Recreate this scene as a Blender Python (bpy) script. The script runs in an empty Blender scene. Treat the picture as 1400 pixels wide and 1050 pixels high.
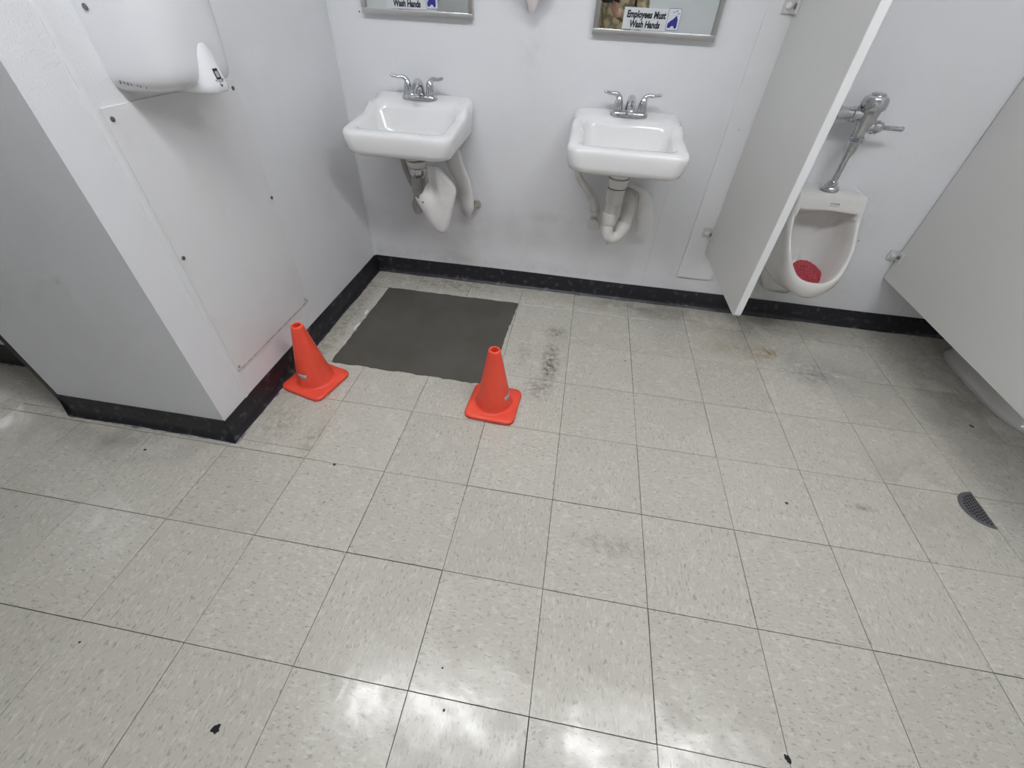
import bpy, bmesh, math, random
from mathutils import Vector, Matrix
PI = math.pi
random.seed(7)
sc = bpy.context.scene
COL = sc.collection

# ------------------------------------------------------------------ camera, world, exposure
CAM = Vector((-0.3643, -0.8290, 1.2874))
cam_d = bpy.data.cameras.new('camera')
cam = bpy.data.objects.new('camera', cam_d); COL.objects.link(cam)
RX = Vector((0.98579187, 0.16284507, 0.04118107))
FW = Vector((-0.09207715, 0.72894042, -0.67835659))
UP = RX.cross(FW)
m = Matrix((RX, UP, -FW)).transposed().to_4x4(); m.translation = CAM
cam.matrix_world = m
cam_d.sensor_width = 36.0
cam_d.lens = 36.0 * 579.65 / 1400.0
cam_d.clip_start = 0.02
sc.camera = cam
w = bpy.data.worlds.new('world'); sc.world = w; w.use_nodes = True
w.node_tree.nodes['Background'].inputs[0].default_value = (0.8, 0.85, 1, 1)
w.node_tree.nodes['Background'].inputs[1].default_value = 0.02
sc.view_settings.view_transform = 'Standard'
try: sc.view_settings.look = 'None'
except Exception: pass
sc.view_settings.gamma = 1.0
sc.view_settings.use_curve_mapping = False
sc.view_settings.exposure = 0.0
sc.cycles.use_adaptive_sampling = True
sc.cycles.adaptive_threshold = 0.08
sc.cycles.adaptive_min_samples = 14
sc.cycles.glossy_bounces = 3
sc.cycles.max_bounces = 6
LAMP = 17.0           # strength of the wraparound lamp diffusers
LAMP_COL = (0.975, 0.985, 1.02)

# ------------------------------------------------------------------ helpers
def vec(*a): return Vector(a)

def obj(name, bm, mat, parent=None, loc=(0, 0, 0), smooth=False, angle=None):
    me = bpy.data.meshes.new(name)
    bmesh.ops.recalc_face_normals(bm, faces=bm.faces)
    bm.to_mesh(me); bm.free()
    if isinstance(mat, (list, tuple)):
        for k in mat: me.materials.append(k)
    else: me.materials.append(mat)
    if smooth:
        for p in me.polygons: p.use_smooth = True
        if angle is not None:
            try: me.set_sharp_from_angle(angle=math.radians(angle))
            except Exception: pass
    o = bpy.data.objects.new(name, me); COL.objects.link(o)
    o.location = loc
    if parent: o.parent = parent
    return o

def tag(o, label, cat=None, group=None, kind=None):
    o['label'] = label
    if cat: o['category'] = cat
    if group: o['group'] = group
    if kind: o['kind'] = kind
    return o

def thing(name, label, cat, loc=(0, 0, 0), rot=(0, 0, 0), group=None, kind=None):
    o = bpy.data.objects.new(name, None); COL.objects.link(o)
    o.empty_display_size = 0.05
    o.location = loc; o.rotation_euler = rot
    return tag(o, label, cat, group, kind)

def box(bm, a, b, bev=0.0, seg=2):
    v0 = len(bm.verts)
    r = bmesh.ops.create_cube(bm, size=1.0)
    c = [(a[i] + b[i]) / 2 for i in range(3)]; s = [b[i] - a[i] for i in range(3)]
    for v in r['verts']:
        v.co = Vector((c[0] + v.co.x * s[0], c[1] + v.co.y * s[1], c[2] + v.co.z * s[2]))
    if bev > 0:
        es = list({e for v in r['verts'] for e in v.link_edges})
        bmesh.ops.bevel(bm, geom=es, offset=bev, segments=seg, profile=0.6, affect='EDGES')
    return bm

def loft(bm, loops, close=True, cap0=False, cap1=False):
    rows = [[bm.verts.new(p) for p in L] for L in loops]
    n = len(rows[0])
    for a, b in zip(rows[:-1], rows[1:]):
        for i in range(n if close else n - 1):
            j = (i + 1) % n
            try: bm.faces.new((a[i], a[j], b[j], b[i]))
            except Exception: pass
    for flag, row in ((cap0, rows[0]), (cap1, rows[-1])):
        if flag:
            c = bm.verts.new(sum((v.co for v in row), Vector()) / n)
            for i in range(n): bm.faces.new((row[i], row[(i + 1) % n], c))
    return rows

def revolve(bm, prof, c=(0, 0, 0), n=28, axis='Z'):
    loops = []
    for r, h in prof:
        L = []
        for i in range(n):
            a = 2 * PI * i / n; x, y = r * math.cos(a), r * math.sin(a)
            p = {'Z': (x, y, h), 'Y': (x, h, y), 'X': (h, x, y)}[axis]
            L.append(Vector(c) + Vector(p))
        loops.append(L)
    loft(bm, loops, cap0=True, cap1=True)

def catmull(pts, n=8, closed=False):
    P = [Vector(p) for p in pts]; out = []
    N = len(P); rng = N if closed else N - 1
    for i in range(rng):
        if closed: p0, p1, p2, p3 = P[(i - 1) % N], P[i], P[(i + 1) % N], P[(i + 2) % N]
        else: p0, p1, p2, p3 = P[max(i - 1, 0)], P[i], P[i + 1], P[min(i + 2, N - 1)]
        for k in range(n):
            t = k / n
            out.append(0.5 * ((2 * p1) + (p2 - p0) * t + (2 * p0 - 5 * p1 + 4 * p2 - p3) * t * t + (3 * p1 - p0 - 3 * p2 + p3) * t ** 3))
    if not closed: out.append(P[-1])
    return out

def tube(bm, pts, rad, n=12, sub=6, flat=None, caps=True, up=(0, 0, 1)):
    """tube through pts; rad is a number or one radius per point; flat=(a,b) squashes the section."""
    P = catmull(pts, sub) if sub > 1 else [Vector(p) for p in pts]
    if not isinstance(rad, (list, tuple)): rad = [rad] * len(pts)
    R = [x.x for x in catmull([(r, 0, 0) for r in rad], sub)] if sub > 1 else list(rad)
    T = [(P[min(i + 1, len(P) - 1)] - P[max(i - 1, 0)]).normalized() for i in range(len(P))]
    u = Vector(up)
    if abs(u.dot(T[0])) > 0.95: u = Vector((1, 0, 0))
    loops = []
    for p, t, r in zip(P, T, R):
        u = (u - t * u.dot(t)).normalized(); v = t.cross(u)
        fa, fb = flat if flat else (1, 1)
        loops.append([p + (u * math.cos(2 * PI * i / n) * fa + v * math.sin(2 * PI * i / n) * fb) * r for i in range(n)])
    loft(bm, loops, cap0=caps, cap1=caps)

def rrect(x0, x1, y0, y1, rf, rb, z=0.0, nc=6, ns=10):
    """rounded rectangle, front (y0) corner radius rf, back (y1) radius rb; counter-clockwise."""
    pts = []
    def arc(cx, cy, r, a0):
        for i in range(nc + 1):
            a = a0 + (PI / 2) * i / nc
            pts.append(Vector((cx + r * math.cos(a), cy + r * math.sin(a), z)))
    def side(p, q):
        for i in range(1, ns): pts.append(Vector((p[0] + (q[0] - p[0]) * i / ns, p[1] + (q[1] - p[1]) * i / ns, z)))
    side((x0 + rf, y0), (x1 - rf, y0)); arc(x1 - rf, y0 + rf, rf, -PI / 2)
    side((x1, y0 + rf), (x1, y1 - rb)); arc(x1 - rb, y1 - rb, rb, 0)
    side((x1 - rb, y1), (x0 + rb, y1)); arc(x0 + rb, y1 - rb, rb, PI / 2)
    side((x0, y1 - rb), (x0, y0 + rf)); arc(x0 + rf, y0 + rf, rf, PI)
    return pts

def sstep(a, b, x):
    t = max(0, min(1, (x - a) / (b - a))); return t * t * (3 - 2 * t)

def poly_prism(bm, pts, z0, z1):
    a = [bm.verts.new((p[0], p[1], z0)) for p in pts]; b = [bm.verts.new((p[0], p[1], z1)) for p in pts]
    bm.faces.new(b); bm.faces.new(a[::-1])
    n = len(pts)
    for i in range(n): bm.faces.new((a[i], a[(i + 1) % n], b[(i + 1) % n], b[i]))

# ------------------------------------------------------------------ materials
def mat(name, color, rough=0.5, metal=0.0, spec=0.5, bump=None, var=None, coat=0.0, coord='Object'):
    """bump=(scale,strength,distance); var=(scale,colour2,lo,hi)"""
    M = bpy.data.materials.new(name); M.use_nodes = True
    nt = M.node_tree; b = nt.nodes['Principled BSDF']
    b.inputs['Base Color'].default_value = (*color, 1); b.inputs['Roughness'].default_value = rough
    b.inputs['Metallic'].default_value = metal
    b.inputs['Specular IOR Level'].default_value = spec
    b.inputs['Coat Weight'].default_value = coat; b.inputs['Coat Roughness'].default_value = 0.08
    tc = nt.nodes.new('ShaderNodeTexCoord')
    if var:
        n = nt.nodes.new('ShaderNodeTexNoise'); n.inputs['Scale'].default_value = var[0]; n.inputs['Detail'].default_value = 6
        nt.links.new(tc.outputs[coord], n.inputs['Vector'])
        mr = nt.nodes.new('ShaderNodeMapRange'); mr.inputs[1].default_value = var[2]; mr.inputs[2].default_value = var[3]
        nt.links.new(n.outputs[0], mr.inputs[0])
        mx = nt.nodes.new('ShaderNodeMix'); mx.data_type = 'RGBA'
        mx.inputs[6].default_value = (*color, 1); mx.inputs[7].default_value = (*var[1], 1)
        nt.links.new(mr.outputs[0], mx.inputs[0]); nt.links.new(mx.outputs[2], b.inputs['Base Color'])
    if bump:
        n = nt.nodes.new('ShaderNodeTexNoise'); n.inputs['Scale'].default_value = bump[0]; n.inputs['Detail'].default_value = 3
        nt.links.new(tc.outputs[coord], n.inputs['Vector'])
        bp = nt.nodes.new('ShaderNodeBump'); bp.inputs['Strength'].default_value = bump[1]; bp.inputs['Distance'].default_value = bump[2]
        nt.links.new(n.outputs[0], bp.inputs['Height']); nt.links.new(bp.outputs[0], b.inputs['Normal'])
    return M

M_wall = mat('wall_paint', (0.80, 0.81, 0.835), 0.42, bump=(240, 0.6, 0.0018), var=(3.0, (0.76, 0.77, 0.785), 0.45, 0.75), coord='Object')
M_frp = mat('wall_sheet', (0.78, 0.785, 0.80), 0.35, bump=(300, 0.15, 0.0015), var=(4.0, (0.72, 0.71, 0.70), 0.45, 0.8))
M_trim = mat('white_trim', (0.80, 0.81, 0.82), 0.4, bump=(260, 0.2, 0.0015))
M_seam = mat('seam_line', (0.68, 0.68, 0.67), 0.6)
M_rust = mat('rusty_sealant', (0.42, 0.33, 0.26), 0.8, var=(40, (0.62, 0.58, 0.53), 0.4, 0.6))
M_ceil = mat('ceiling', (0.82, 0.82, 0.80), 0.8)
M_base = mat('black_rubber', (0.016, 0.016, 0.021), 0.36, spec=0.45, bump=(60, 0.35, 0.003), var=(34, (0.13, 0.13, 0.14), 0.56, 0.82))
M_wax = mat('grey_wax', (0.40, 0.39, 0.38), 0.6, var=(30, (0.16, 0.16, 0.16), 0.45, 0.6))
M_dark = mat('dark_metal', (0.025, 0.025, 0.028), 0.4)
M_porc = mat('porcelain', (0.83, 0.835, 0.835), 0.12, spec=0.5, coat=0.3)
M_porc2 = mat('aged_porcelain', (0.74, 0.735, 0.715), 0.15, spec=0.5, coat=0.3, var=(7, (0.66, 0.645, 0.60), 0.5, 0.8))
M_chrome = mat('chrome', (0.62, 0.63, 0.65), 0.14, metal=1.0, var=(60, (0.45, 0.45, 0.46), 0.5, 0.7))
M_alu = mat('brushed_frame', (0.62, 0.61, 0.60), 0.28, metal=1.0)
M_mirror = mat('mirror_glass', (0.80, 0.84, 0.83), 0.01, metal=1.0)
M_pvc = mat('white_plastic_pipe', (0.70, 0.69, 0.66), 0.4, var=(18, (0.56, 0.545, 0.51), 0.5, 0.75))
M_vinyl = mat('white_vinyl', (0.76, 0.755, 0.745), 0.45, var=(14, (0.66, 0.65, 0.64), 0.5, 0.8))
M_hose = mat('grey_hose', (0.42, 0.40, 0.37), 0.5, var=(20, (0.60, 0.58, 0.55), 0.5, 0.7))
M_part = mat('partition_laminate', (0.70, 0.70, 0.68), 0.4, bump=(300, 0.1, 0.001))
M_edge = mat('partition_edge', (0.80, 0.81, 0.81), 0.35)
M_dryer = mat('dryer_enamel', (0.80, 0.81, 0.84), 0.25, coat=0.3)
M_steel = mat('dull_steel', (0.22, 0.22, 0.23), 0.4, metal=0.8)
M_orange = mat('orange_pvc', (0.95, 0.098, 0.052), 0.42, var=(9, (0.88, 0.080, 0.042), 0.4, 0.7))
M_silver = mat('silver_label', (0.55, 0.56, 0.58), 0.3, metal=0.6)
M_red = mat('red_rubber', (0.44, 0.045, 0.065), 0.5)
M_brk = mat('bracket_zinc', (0.66, 0.66, 0.65), 0.35)
M_black = mat('black_dirt', (0.010, 0.009, 0.010), 0.8)
M_brownspot = mat('brown_dirt', (0.10, 0.075, 0.05), 0.8)
M_text = mat('print_black', (0.015, 0.015, 0.02), 0.5)
M_blue = mat('print_blue', (0.02, 0.025, 0.26), 0.5)
M_sticker = mat('clear_sticker', (0.66, 0.69, 0.72), 0.35)
M_soap = mat('soap_nozzle', (0.78, 0.72, 0.73), 0.3)
M_grate = mat('drain_metal', (0.20, 0.20, 0.215), 0.45, metal=0.6)
M_mortar = mat('mortar', (0.090, 0.084, 0.070), 0.85, bump=(140, 0.25, 0.002), var=(5, (0.112, 0.105, 0.090), 0.4, 0.65))
M_sub = mat('subfloor_glue', (0.055, 0.048, 0.04), 0.9)
M_lampframe = mat('lamp_frame', (0.8, 0.8, 0.8), 0.4)
M_lamp = bpy.data.materials.new('lamp_diffuser'); M_lamp.use_nodes = True
_b = M_lamp.node_tree.nodes['Principled BSDF']
_b.inputs['Base Color'].default_value = (0.8, 0.8, 0.8, 1)
_b.inputs['Emission Color'].default_value = (*LAMP_COL, 1); _b.inputs['Emission Strength'].default_value = LAMP

def grime_wall():
    """back wall paint with a few faint smudges of their own shape, in wall coordinates"""
    M = M_wall.copy(); M.name = 'wall_paint_smudged'; nt = M.node_tree; N = nt.nodes; Lk = nt.links.new
    b = N['Principled BSDF']; src = b.inputs['Base Color'].links[0].from_socket
    geo = N.new('ShaderNodeNewGeometry'); no = N.new('ShaderNodeTexNoise'); no.inputs['Scale'].default_value = 11; no.inputs['Detail'].default_value = 6; no.inputs['Roughness'].default_value = 0.7
    Lk(geo.outputs['Position'], no.inputs['Vector'])
    nr = N.new('ShaderNodeMapRange'); nr.inputs[1].default_value = 0.38; nr.inputs[2].default_value = 0.66; Lk(no.outputs[0], nr.inputs[0])
    for x, z, sx, sz, st, c in ((-0.645, 1.14, 0.07, 0.16, 0.55, (0.60, 0.59, 0.57)), (-0.62, 0.33, 0.55, 0.20, 0.28, (0.64, 0.61, 0.55)), (-0.45, 0.42, 0.30, 0.035, 0.5, (0.60, 0.58, 0.52)),
                               (-1.05, 0.28, 0.30, 0.20, 0.4, (0.60, 0.57, 0.52)), (0.75, 0.22, 0.5, 0.16, 0.7, (0.58, 0.55, 0.48)), (0.98, 0.55, 0.12, 0.2, 0.4, (0.62, 0.61, 0.59)), (-0.9, 0.13, 1.2, 0.05, 0.5, (0.55, 0.53, 0.50))):
        v = N.new('ShaderNodeVectorMath'); v.operation = 'SUBTRACT'; v.inputs[1].default_value = (x, 0, z); Lk(geo.outputs['Position'], v.inputs[0])
        u = N.new('ShaderNodeVectorMath'); u.operation = 'MULTIPLY'; u.inputs[1].default_value = (1 / sx, 0, 1 / sz); Lk(v.outputs[0], u.inputs[0])
        ln = N.new('ShaderNodeVectorMath'); ln.operation = 'LENGTH'; Lk(u.outputs[0], ln.inputs[0])
        r = N.new('ShaderNodeMapRange'); r.inputs[1].default_value = 1.0; r.inputs[2].default_value = 0.1; r.inputs[4].default_value = st; Lk(ln.outputs['Value'], r.inputs[0])
        mu = N.new('ShaderNodeMath'); mu.operation = 'MULTIPLY'; Lk(r.outputs[0], mu.inputs[0]); Lk(nr.outputs[0], mu.inputs[1])
        mx = N.new('ShaderNodeMix'); mx.data_type = 'RGBA'; mx.inputs[7].default_value = (*c, 1)
        Lk(mu.outputs[0], mx.inputs[0]); Lk(src, mx.inputs[6]); src = mx.outputs[2]
    Lk(src, b.inputs['Base Color']); return M
M_wallb = grime_wall()

# stains and grime on the floor, each with a shape of its own, in floor coordinates
STAINS = [  # x, y, sx, sy, strength, colour, fine noise
    (0.70, 1.06, 0.07, 0.07, 0.85, (0.36, 0.26, 0.13), 1), (0.62, 1.03, 0.10, 0.09, 0.5, (0.38, 0.29, 0.17), 1),
    (0.46, 1.05, 0.14, 0.10, 0.55, (0.36, 0.31, 0.22), 0), (0.92, 0.95, 0.26, 0.22, 0.60, (0.27, 0.265, 0.26), 0),
    (0.85, 0.93, 0.13, 0.12, 0.5, (0.23, 0.22, 0.215), 1), (0.60, 1.27, 0.8, 0.16, 0.6, (0.30, 0.275, 0.225), 0),
    (-0.385, 0.74, 0.055, 0.20, 0.95, (0.17, 0.155, 0.13), 1), (-0.375, 0.99, 0.07, 0.07, 0.8, (0.20, 0.185, 0.16), 1),
    (-0.42, 0.55, 0.08, 0.10, 0.7, (0.22, 0.20, 0.17), 1), (-0.52, 0.80, 0.05, 0.13, 0.5, (0.30, 0.27, 0.22), 1),
    (0.05, 1.33, 0.6, 0.11, 0.65, (0.28, 0.26, 0.22), 0), (-1.46, 0.75, 0.07, 0.75, 0.6, (0.30, 0.27, 0.21), 1),
    (-1.0, 1.34, 0.45, 0.10, 0.6, (0.27, 0.25, 0.21), 1), (-1.24, 0.10, 0.05, 0.16, 0.6, (0.36, 0.32, 0.22), 1),
    (-1.40, 0.15, 0.10, 0.16, 0.55, (0.32, 0.29, 0.23), 1), (1.5, 0.9, 0.45, 0.7, 0.55, (0.31, 0.29, 0.25), 0),
    (-0.10, -0.13, 0.17, 0.05, 0.6, (0.30, 0.285, 0.25), 1), (0.10, 0.62, 0.5, 0.5, 0.28, (0.38, 0.36, 0.31), 0),
    (0.78, 0.175, 0.07, 0.02, 0.7, (0.20, 0.19, 0.18), 1), (-1.9, -0.05, 0.5, 0.12, 0.5, (0.28, 0.26, 0.23), 0),
    (1.0, 0.35, 0.6, 0.35, 0.3, (0.38, 0.36, 0.31), 0),
]
def tile_material(which=()):
    M = bpy.data.materials.new('vinyl_tile'); M.use_nodes = True
    nt = M.node_tree; N = nt.nodes; Lk = nt.links.new; b = N['Principled BSDF']
    tc = N.new('ShaderNodeTexCoord'); oi = N.new('ShaderNodeObjectInfo'); geo = N.new('ShaderNodeNewGeometry')
    off = N.new('ShaderNodeVectorMath'); off.operation = 'MULTIPLY'; off.inputs[1].default_value = (7.31, 5.17, 0)
    Lk(oi.outputs['Location'], off.inputs[0])
    add = N.new('ShaderNodeVectorMath'); add.operation = 'ADD'
    Lk(tc.outputs['Object'], add.inputs[0]); Lk(off.outputs[0], add.inputs[1])
    def noise(scale, sx, sy, detail=4, rough=0.6, dist=0.0):
        mp = N.new('ShaderNodeMapping'); mp.inputs['Scale'].default_value = (sx, sy, 1)
        Lk(add.outputs[0], mp.inputs[0])
        n = N.new('ShaderNodeTexNoise'); n.inputs['Scale'].default_value = scale; n.inputs['Detail'].default_value = detail
        n.inputs['Roughness'].default_value = rough; n.inputs['Distortion'].default_value = dist
        Lk(mp.outputs[0], n.inputs['Vector']); return n.outputs[0]
    def rng(s, lo, hi, o0=0.0, o1=1.0):
        r = N.new('ShaderNodeMapRange'); r.inputs[1].default_value = lo; r.inputs[2].default_value = hi
        r.inputs[3].default_value = o0; r.inputs[4].default_value = o1
        Lk(s, r.inputs[0]); return r.outputs[0]
    def mixc(f, a, c2, blend='MIX'):
        x = N.new('ShaderNodeMix'); x.data_type = 'RGBA'; x.blend_type = blend
        if hasattr(f, 'name'): Lk(f, x.inputs[0])
        else: x.inputs[0].default_value = f
        for s, k in ((a, 6), (c2, 7)):
            if isinstance(s, tuple): x.inputs[k].default_value = (*s, 1)
            else: Lk(s, x.inputs[k])
        return x.outputs[2]
    def math_(op, a, c2=None, clamp=False):
        x = N.new('ShaderNodeMath'); x.operation = op; x.use_clamp = clamp
        for s, k in ((a, 0), (c2, 1)):
            if s is None: continue
            if isinstance(s, (int, float)): x.inputs[k].default_value = s
            else: Lk(s, x.inputs[k])
        return x.outputs[0]
    base = (0.540, 0.520, 0.455)
    f1 = noise(125, 1.0, 0.42, 2, 0.5, 0.3)
    f2 = noise(175, 1.0, 0.45, 2, 0.5, 0.3)
    f3 = noise(100, 1.0, 0.40, 3, 0.55, 0.2)
    c = mixc(rng(f3, 0.54, 0.66), base, (0.615, 0.60, 0.54))
    c = mixc(rng(f1, 0.60, 0.69), c, (0.385, 0.375, 0.33))
    c = mixc(math_('MULTIPLY', rng(f2, 0.62, 0.70), 0.75), c, (0.36, 0.335, 0.285))
    tint = rng(oi.outputs['Random'], 0, 1, 0.955, 1.03)
    tv = N.new('ShaderNodeCombineXYZ')
    for k in range(3): Lk(tint, tv.inputs[k])
    c = mixc(1.0, c, tv.outputs[0], 'MULTIPLY')
    # stains and grime with shapes of their own, in floor coordinates
    pos = geo.outputs['Position']
    gn = N.new('ShaderNodeTexNoise'); gn.inputs['Scale'].default_value = 9; gn.inputs['Detail'].default_value = 6; gn.inputs['Roughness'].default_value = 0.65
    Lk(pos, gn.inputs['Vector'])
    gf = N.new('ShaderNodeTexNoise'); gf.inputs['Scale'].default_value = 34; gf.inputs['Detail'].default_value = 5; gf.inputs['Roughness'].default_value = 0.7
    Lk(pos, gf.inputs['Vector'])
    for (x, y, sx, sy, st, colr, fine) in [STAINS[i] for i in which]:
        s = N.new('ShaderNodeVectorMath'); s.operation = 'SUBTRACT'; s.inputs[1].default_value = (x, y, 0); Lk(pos, s.inputs[0])
        mu = N.new('ShaderNodeVectorMath'); mu.operation = 'MULTIPLY'; mu.inputs[1].default_value = (1 / sx, 1 / sy, 0); Lk(s.outputs[0], mu.inputs[0])
        ln = N.new('ShaderNodeVectorMath'); ln.operation = 'LENGTH'; Lk(mu.outputs[0], ln.inputs[0])
        f = rng(ln.outputs['Value'], 1.0, 0.1)
        f = math_('MULTIPLY', f, rng((gf if fine else gn).outputs[0], 0.40, 0.66))
        f = math_('MULTIPLY', f, st * 1.7, True)
        c = mixc(f, c, colr)
    c = mixc(rng(gn.outputs[0], 0.55, 0.85, 0, 0.35), c, (0.40, 0.38, 0.33))
    Lk(c, b.inputs['Base Color'])
    Lk(rng(gn.outputs[0], 0.35, 0.65, 0.10, 0.34), b.inputs['Roughness'])
    b.inputs['Specular IOR Level'].default_value = 0.5
    wv = N.new('ShaderNodeTexNoise'); wv.inputs['Scale'].default_value = 13; wv.inputs['Detail'].default_value = 2; Lk(pos, wv.inputs['Vector'])
    bp = N.new('ShaderNodeBump'); bp.inputs['Strength'].default_value = 0.35; bp.inputs['Distance'].default_value = 0.004
    Lk(wv.outputs[0], bp.inputs['Height']); Lk(bp.outputs[0], b.inputs['Normal'])
    return M
M_tile = tile_material()
_tiles = {(): M_tile}
def tile_mat_for(x0, y0, x1, y1):
    """the same tile material, with only the stains that reach this tile"""
    ids = []
    for i, (x, y, sx, sy, *_) in enumerate(STAINS):
        dx = max(x0 - x, 0, x - x1) / sx; dy = max(y0 - y, 0, y - y1) / sy
        if dx * dx + dy * dy < 1.0: ids.append(i)
    k = tuple(ids)
    if k not in _tiles: _tiles[k] = tile_material(k)
    return _tiles[k]

# ------------------------------------------------------------------ the setting
T = 0.3048
WX, WY = -1.522, 1.415            # left wall face, back wall face
FY = 0.038                        # front face of the boxed-out left wall
CX = -2.21                        # its far end
XR, YB, XL, H = 2.75, -2.3, -7.2, 2.46

bm = bmesh.new(); box(bm, (XL, YB, -0.12), (XR, 3.2, -0.0032))
floor = obj('floor', bm, M_sub)
tag(floor, 'speckled beige vinyl tile floor with thin dark joints', 'floor', kind='structure')

# --- floor tiles, one object each, grain turned a quarter turn on every other tile
def clip(poly, ax, val, keep_less):
    out = []
    for i in range(len(poly)):
        p, q = poly[i], poly[(i + 1) % len(poly)]
        ip = (p[ax] <= val) == keep_less or p[ax] == val; iq = (q[ax] <= val) == keep_less or q[ax] == val
        if ip: out.append(p)
        if ip != iq:
            t = (val - p[ax]) / (q[ax] - p[ax])
            out.append((p[0] + (q[0] - p[0]) * t, p[1] + (q[1] - p[1]) * t))
    return out
def rect_minus(r, h):
    """rectangle r minus rectangle h (each x0,y0,x1,y1) as a list of rectangles"""
    x0, y0, x1, y1 = r; a0, b0, a1, b1 = h
    if a0 >= x1 or a1 <= x0 or b0 >= y1 or b1 <= y0: return [r]
    out = []
    if b0 > y0: out.append((x0, y0, x1, b0))
    if b1 < y1: out.append((x0, b1, x1, y1))
    yy0, yy1 = max(y0, b0), min(y1, b1)
    if a0 > x0: out.append((x0, yy0, a0, yy1))
    if a1 < x1: out.append((a1, yy0, x1, yy1))
    return [q for q in out if q[2] - q[0] > 0.01 and q[3] - q[1] > 0.01]
PATCH = (-1.374, 0.535, -0.632, 1.216)
tile_mesh = None
def make_tile(x0, y0, x1, y1, turn, full):
    global tile_mesh
    g = 0.00085
    cx, cy = (x0 + x1) / 2, (y0 + y1) / 2
    if full and tile_mesh is not None: me = tile_mesh
    else:
        hx, hy = (x1 - x0) / 2 - g, (y1 - y0) / 2 - g
        if turn and not full: hx, hy = hy, hx
        b_ = bmesh.new()
        t_ = 0.0006
        lo = [b_.verts.new((sx * hx, sy * hy, -0.0032)) for sx, sy in ((-1, -1), (1, -1), (1, 1), (-1, 1))]
        mi = [b_.verts.new((sx * hx, sy * hy, -t_)) for sx, sy in ((-1, -1), (1, -1), (1, 1), (-1, 1))]
        hi = [b_.verts.new((sx * (hx - t_), sy * (hy - t_), 0)) for sx, sy in ((-1, -1), (1, -1), (1, 1), (-1, 1))]
        for a, c in ((lo, mi), (mi, hi)):
            for i in range(4): b_.faces.new((a[i], a[(i + 1) % 4], c[(i + 1) % 4], c[i]))
        b_.faces.new(hi)
        me = bpy.data.meshes.new('tile'); b_.to_mesh(me); b_.free(); me.materials.append(M_tile)
        if full: tile_mesh = me
    o = bpy.data.objects.new('tile', me); COL.objects.link(o); o.parent = floor
    o.location = (cx + random.uniform(-.0004, .0004), cy + random.uniform(-.0004, .0004), 0)
    o.rotation_euler = (0, 0, PI / 2 if turn else 0)
    o.material_slots[0].link = 'OBJECT'; o.material_slots[0].material = tile_mat_for(x0, y0, x1, y1)
for i in range(-10, 9):
    for j in range(-7, 5):
        r = (i * T, j * T, (i + 1) * T, min((j + 1) * T, WY))
        rs = [r]
        for hole in ((CX, FY, WX, 9), PATCH, (-9, 0.245, CX, 9)):
            rs = [q for k in rs for q in rect_minus(k, hole)]
        # a few tiles break the checkerboard, as laid
        turn = (i + j) % 2 == 0
        if (i * 7 + j * 13) % 11 == 3: turn = not turn
        for q in rs:
            full = abs(q[2] - q[0] - T) < 1e-6 and abs(q[3] - q[1] - T) < 1e-6
            make_tile(*q, turn, full)
# plain lino beyond, in the side passage
bm = bmesh.new(); box(bm, (XL, YB, -0.1), (-10 * T - 0.001, 3.2, 0.0))
tag(obj('floor_passage', bm, M_tile), 'plain beige floor of the passage left of the boxed wall', 'floor', kind='structure')

# --- walls and ceiling
def wall(name, a, b, label, mt=M_wall):
    bm = bmesh.new(); box(bm, a, b)
    return tag(obj(name, bm, mt), label, 'wall', kind='structure')
wall_back = wall('wall_back', (WX - 0.7, WY, -0.1), (XR + 0.1, WY + 0.12, H + 0.05), 'white painted back wall behind the sinks and urinal', M_wallb)
wall_left = wall('wall_left', (CX, FY, -0.1), (WX, WY, H + 0.05), 'boxed-out white left wall carrying the hand dryer')
wall('wall_right', (XR, YB, -0.1), (XR + 0.1, WY, H + 0.05), 'white wall at the far right of the stall')
wall('wall_front', (XL, YB - 0.1, -0.1), (XR + 0.1, YB, H + 0.05), 'white wall behind the photographer')
wall('wall_recess', (-2.98, 0.245, -0.1), (CX, 0.36, H + 0.05), 'white recessed wall left of the boxed wall')
wall('wall_passage_end', (XL - 0.1, YB, -0.1), (XL, 3.3, H + 0.05), 'white end wall of the side passage')
wall('wall_passage_back', (XL, 3.2, -0.1), (WX - 0.7, 3.3, H + 0.05), 'white back wall of the side passage')
wall('wall_passage_side', (CX - 0.02, WY, -0.1), (CX + 0.08, 3.2, H + 0.05), 'white side wall of the side passage')
bm = bmesh.new(); box(bm, (XL, YB, H), (XR + 0.1, 3.3, H + 0.1))
tag(obj('ceiling', bm, M_ceil), 'plain white ceiling with recessed light panels', 'ceiling', kind='structure')

# wall sheet seams (thin caulked joints) on the back wall
for x, z0, z1 in ((-1.262, 0.10, 1.62), (0.058, 0.10, 0.62), (1.42, 0.1, 2.0)):
    bm = bmesh.new(); box(bm, (x - 0.0012, WY - 0.0008, z0), (x + 0.0012, WY + 0.001, z1))
    obj('seam_strip', bm, M_seam if x > 0 else M_trim, wall_back)
bm = bmesh.new(); box(bm, (WX - 0.001, WY - 0.008, 0.09), (WX + 0.006, WY + 0.001, 2.4), 0.002)
obj('corner_bead', bm, M_trim, wall_back)

# old screw holes in the back wall
for x, z, r_ in ((0.978, 0.462, 0.0045), (1.012, 0.468, 0.003), (0.705, 0.232, 0.008), (-0.91, 0.83, 0.002), (-1.385, 1.20, 0.003)):
    bm = bmesh.new(); revolve(bm, [(r_, WY - 0.0006), (r_ * .8, WY - 0.0010)], (x, 0, z), 10, 'Y')
    obj('screw_hole', bm, M_dark, wall_back)

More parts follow.
